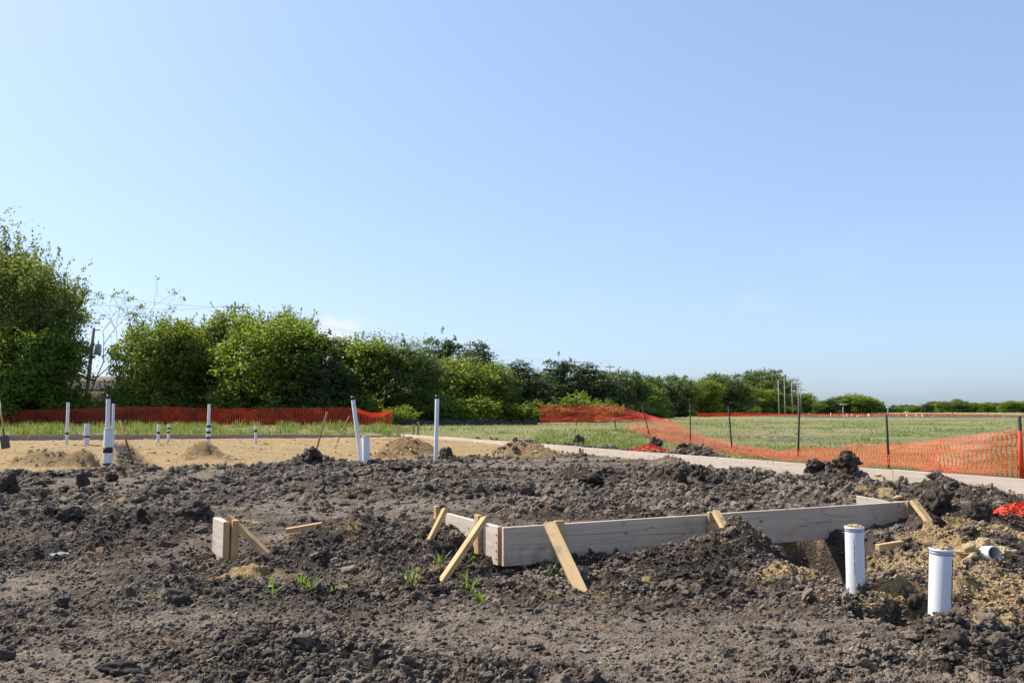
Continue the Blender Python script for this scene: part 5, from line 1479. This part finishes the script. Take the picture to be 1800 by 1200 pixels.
# bare tree in the gap at the left
def bare_tree(u, vtop, y, label, seed, lean):
    rg = np.random.default_rng(seed); top = at(u, vtop, y); zb = ground_z(top.x, top.y, False); h = top.z - zb
    e = empty("bare_tree", (top.x, top.y, zb), label, "tree")
    mb = MB(); tips = []
    def grow(p, d, l, r, depth):
        q = p + d * l * .5 + rg.normal(0, .05, 3) * l; e_ = p + d * l
        mb.tube([p, q, e_], [r, r * .85, r * .65], 5, False)
        if depth == 0: tips.append(e_); return
        for k in range(rg.integers(2, 4)):
            dd = d + rg.normal(0, .42, 3); dd[2] += .12; dd[0] += lean * .25; dd /= np.linalg.norm(dd)
            grow(e_, dd, l * rg.uniform(.6, .82), r * .62, depth - 1)
    grow(np.array([-lean * h * .3, 0, -.2]), np.array([lean * .4, 0, 1.0]) / math.hypot(1, lean * .4), h * .36, .055, 5)
    o = link(bpy.data.objects.new("trunk", mb.mesh("trunk", PALEBARK))); o.parent = e
    tp = np.array(tips); k = rg.choice(len(tp), max(4, len(tp) // 4), replace=False)
    V, Q, T = crown_arrays([(*tp[i], .12, .12, .12) for i in k], len(k) * 2, 7, .17, .2, rg)
    me = mesh_np("crown", V, Q, LEAF['light']); pt_color(me, "tint", np.stack([T] * 3, -1))
    o = link(bpy.data.objects.new("crown", me)); o.parent = e
bare_tree(215, 512, 50, "nearly bare thin tree with pale twigs left of the rounded tree", 5, .1)
bare_tree(188, 505, 51, "thin bare branches reaching over the gap with the utility pole", 8, .35)

# black silt fabric along the foot of the trees
mb = MB(); us = np.linspace(690, 945, 60)
pts = [at(u, 742.5 + .8 * math.sin(u * .31) + random.uniform(-.6, .6), 46.5 + (u - 690) * .004) for u in us]
V = [x for p in pts for x in ((p.x, p.y, p.z - .2), (p.x, p.y + random.uniform(-.1, .1), p.z + random.uniform(.05, .22)))]
mb.add(V, [(2 * i, 2 * i + 2, 2 * i + 3, 2 * i + 1) for i in range(len(us) - 1)])
tag(obj("silt_fence", mb.mesh("silt_fence", FABRIC)), "low strip of crumpled black fabric along the foot of the trees in the centre", "silt fence")

# ------------------------------------------------------------------ utility poles, wires, house, far pad
def util_pole(u, vtop, vbot, y, label, arm=1.2, r=.13, transformer=False, armrot=.5, lean=0.0, group="utility poles along the trees", mat=POLEW):
    top = at(u, vtop, y); bot = at(u, vbot, y)
    e = empty("utility_pole", (top.x - lean, top.y, bot.z), label, "utility pole", group)
    b, t_ = Vector((top.x - lean, top.y, bot.z - .2)), top
    v, q, t = tube([b, b.lerp(t_, .5), t_], [r, r * .85, r * .7], 10); obj("pole", mesh_np("pole", v, [q, t], mat, True), e)
    if arm:
        ad = Vector((math.cos(armrot), math.sin(armrot), 0)); c = t_ - Z * .5 + ad.cross(Z) * r
        beam("crossarm", c - ad * arm, c + ad * arm, Z, .10, .08, mat, e)
        for f in (-.92, -.4, .4, .92):
            p = c + ad * arm * f + Z * .06
            v, q, t = tube([p, p + Z * .08, p + Z * .16], [.03, .055, .03], 8); obj("insulator", mesh_np("insulator", v, [q, t], GREYMETAL), e)
    if transformer:
        c = t_ - Z * 1.6 + Vector((.42, -.1, 0))
        v, q, t = tube([c - Z * .38, c - Z * .36, c + Z * .34, c + Z * .40], [.20, .23, .23, .15], 14); tr = obj("transformer", mesh_np("transformer", v, [q, t], GREYMETAL, False), e)
        v, q, t = tube([c + Z * .40, c + Z * .68], [.05, .035], 8); obj("bushing", mesh_np("bushing", v, [q, t], GREYMETAL), tr)
        beam("crossarm", t_ - Z * .2, t_ - Z * .15 + Vector((.45, 0, 0)), Z, .07, .07, mat, e)
    return t_
util_pole(165, 576, 700, 62, "dark utility pole with a grey transformer in the gap of the trees at the left", arm=0, transformer=True, lean=.35, r=.15)
pts_ = []
for u, v, y, lab in ((413, 530, 68, "utility pole crossarm rising behind the yellow green tree top"), (826, 599, 102, "pole top with crossarm just above the dark cedars"), (1010, 631, 138, "pole with crossarm above the dark cedars over the middle net"), (1072, 640, 152, "pole with crossarm right above the dip of the tree row")):
    pts_.append(util_pole(u, v, 735, y, lab, arm={413: .65, 826: .75, 1010: .85, 1072: .85}[u], r=.11, armrot=.25))
for u, v, b, y, lab, ar in ((1368, 668, 730, 165, "leftmost of the thin poles standing at the end of the tree row, without arm", 0), (1378.5, 664, 730, 167, "second thin pole of the group with a short arm on its right", .7), (1391.5, 664, 730, 170, "third pole of the group with a wide crossarm", 1.0), (1402.5, 670, 730, 172, "fourth pole of the group, with a lower crossarm", 1.0), (1407, 681, 730, 178, "fifth pole of the group, shorter and further away", .9), (1428.5, 698, 730, 185, "small distant pole right of the group of poles", .8)):
    util_pole(u, v, b, y, lab, arm=ar, r=.115, armrot=.1, mat=PALEPOLE, group="poles at the end of the tree row")
def wire(a, b, sag, label, r=.022):
    a, b = Vector(a), Vector(b); n_ = 24
    P = [a.lerp(b, i / (n_ - 1)) - Z * sag * 4 * (i / (n_ - 1)) * (1 - i / (n_ - 1)) for i in range(n_)]
    v, q, t = tube(P, r, 4, False); tag(obj("power_line", mesh_np("power_line", v, q, WIRE)), label, "power line", "power lines over the trees")
a0 = Vector((-46, 60, 9.0))
wire(at(60, 487, 52), pts_[0] + Vector((.6, .15, -.38)), .6, "upper power line running from the left over the trees to the first crossarm", .008)
wire(at(60, 515, 52), pts_[0] + Vector((-.6, -.15, -.38)), .6, "lower power line running from the left over the trees to the first crossarm", .008)
wire(pts_[0] + Vector((.6, .15, -.38)), pts_[1] + Vector((.6, .15, -.38)), .7, "power line between the first crossarm and the second pole", .008)
wire(pts_[0] + Vector((-.6, -.15, -.38)), pts_[1] + Vector((-.6, -.15, -.38)), .7, "lower power line between the first crossarm and the second pole", .008)
wire(pts_[1] + Vector((.6, .15, -.38)), pts_[2] + Vector((.6, .15, -.38)), .7, "power line between the second and third pole over the cedars", .008)
wire(pts_[2] + Vector((.6, .15, -.38)), pts_[3] + Vector((.6, .15, -.38)), .3, "power line between the third and fourth pole", .008)

hs_ = at(185, 700, 66); hz = ground_z(hs_.x, hs_.y, False)
he = empty("house", (hs_.x, hs_.y, hz), "low brown roofed house glimpsed through the gap in the left trees", "house")
mb = MB(); mb.box((hs_.x - 6, hs_.y, hz), (hs_.x + 4, hs_.y + 7, hz + 2.5)); obj("wall", mb.mesh("wall", WALL), he)
mb = MB(); x0, x1, y0, y1, ze, zr = hs_.x - 6.5, hs_.x + 4.5, hs_.y - .5, hs_.y + 7.5, hz + 2.45, hz + 3.6
mb.add([(x0, y0, ze), (x1, y0, ze), (x1, y1, ze), (x0, y1, ze), (x0, (y0 + y1) / 2, zr), (x1, (y0 + y1) / 2, zr), (x0, y0, ze - .15), (x1, y0, ze - .15), (x1, y1, ze - .15), (x0, y1, ze - .15)],
       [(0, 1, 5, 4), (2, 3, 4, 5), (6, 7, 1, 0), (8, 9, 3, 2), (9, 8, 7, 6)], [(0, 4, 3), (1, 2, 5)])
rf = obj("roof", mb.mesh("roof", ROOF), he)
for xx in (-3.5, 0.5):
    mb = MB(); mb.box((hs_.x + xx, hs_.y - .04, hz + .9), (hs_.x + xx + 1.1, hs_.y + .05, hz + 2.1)); obj("window", mb.mesh("window", BLACKT), he)

# white stub pipes of the next pad, far right
for i, (u, v0, v1, wp) in enumerate(((1411.5, 733, 738, 1.3), (1425.5, 734, 738, 1.3), (1460.5, 725, 734, 1.2), (1483.5, 730, 735, 1.2), (1488.8, 727, 736, 1.3), (1497.5, 727, 734, 1.2), (1506, 730, 735, 1.2), (1509.6, 729, 734, 1.3), (1527, 726.5, 735, 1.9), (1534.8, 732, 739, 1.3), (1550.5, 734, 738, 1.0),
                                (1594, 727, 738, 1.3), (1600.5, 732, 738, 1.3), (1610.4, 727, 738, 1.3), (1621, 727.5, 737, 1.6), (1670, 737, 740, 1.2), (1684, 737, 740, 1.2), (1759, 733, 739, 1.4), (1766, 732, 739, 1.4), (1781, 734, 739, 1.6), (1466.5, 735, 738, .9), (1479, 735, 738, .9))):
    b, t_ = at(u, v1 + .6, 93), at(u, v0, 93)
    v, q, t = tube([b - Z * .2, t_], wp * 93 / FPX / 2, 8)
    tag(obj("far_pipe", mesh_np("far_pipe", v, [q, t], PVC, True)), "tiny white pipe stub on the next building pad across the field", "pipe", "white pipe stubs on the far pad")
# lamp posts at the far road
for u, vt, vb, y, lab, wide in ((1482, 711, 735, 150, "small distant lamp post with a flat double head left of the domed tree", 1), (1561, 716, 731, 150, "distant lamp post with white flat head and dark box on the right horizon", 2), (1594, 724, 735, 150, "third small distant lamp post on the horizon, right of the white headed one", 0)):
    b, t_ = at(u, vb, y), at(u, vt, y)
    e = empty("lamp_post", b, lab, "lamp post")
    v, q, t = tube([b, t_], [.12, .07], 8); obj("pole", mesh_np("pole", v, [q, t], GREYMETAL), e)
    wl = (.5, .75, .5)[wide]
    beam("lamp_head", t_ + Vector((-wl / 2, 0, .03)) * (1 if wide != 1 else 1.4), t_ + Vector((wl / 2, 0, .03)) * (1 if wide != 1 else 1.4), Vector((0, 1, 0)), .35, .12 if wide != 2 else .2, WHITEM, e)
    if wide == 2:
        mb = MB(); mb.tube([t_ + Vector((.35, 0, -.9)), t_ + Vector((.35, 0, -.75)), t_ + Vector((.35, 0, -.3)), t_ + Vector((.35, 0, -.15))], [.15, .32, .32, .12], 12); obj("dark_box", mb.mesh("dark_box", BLACKT), e)
print("TRIS", sum(len(o.data.loop_triangles) if not o.data.calc_loop_triangles() else 0 for o in {o.data.name: o for o in sc.objects if o.type == 'MESH'}.values()))
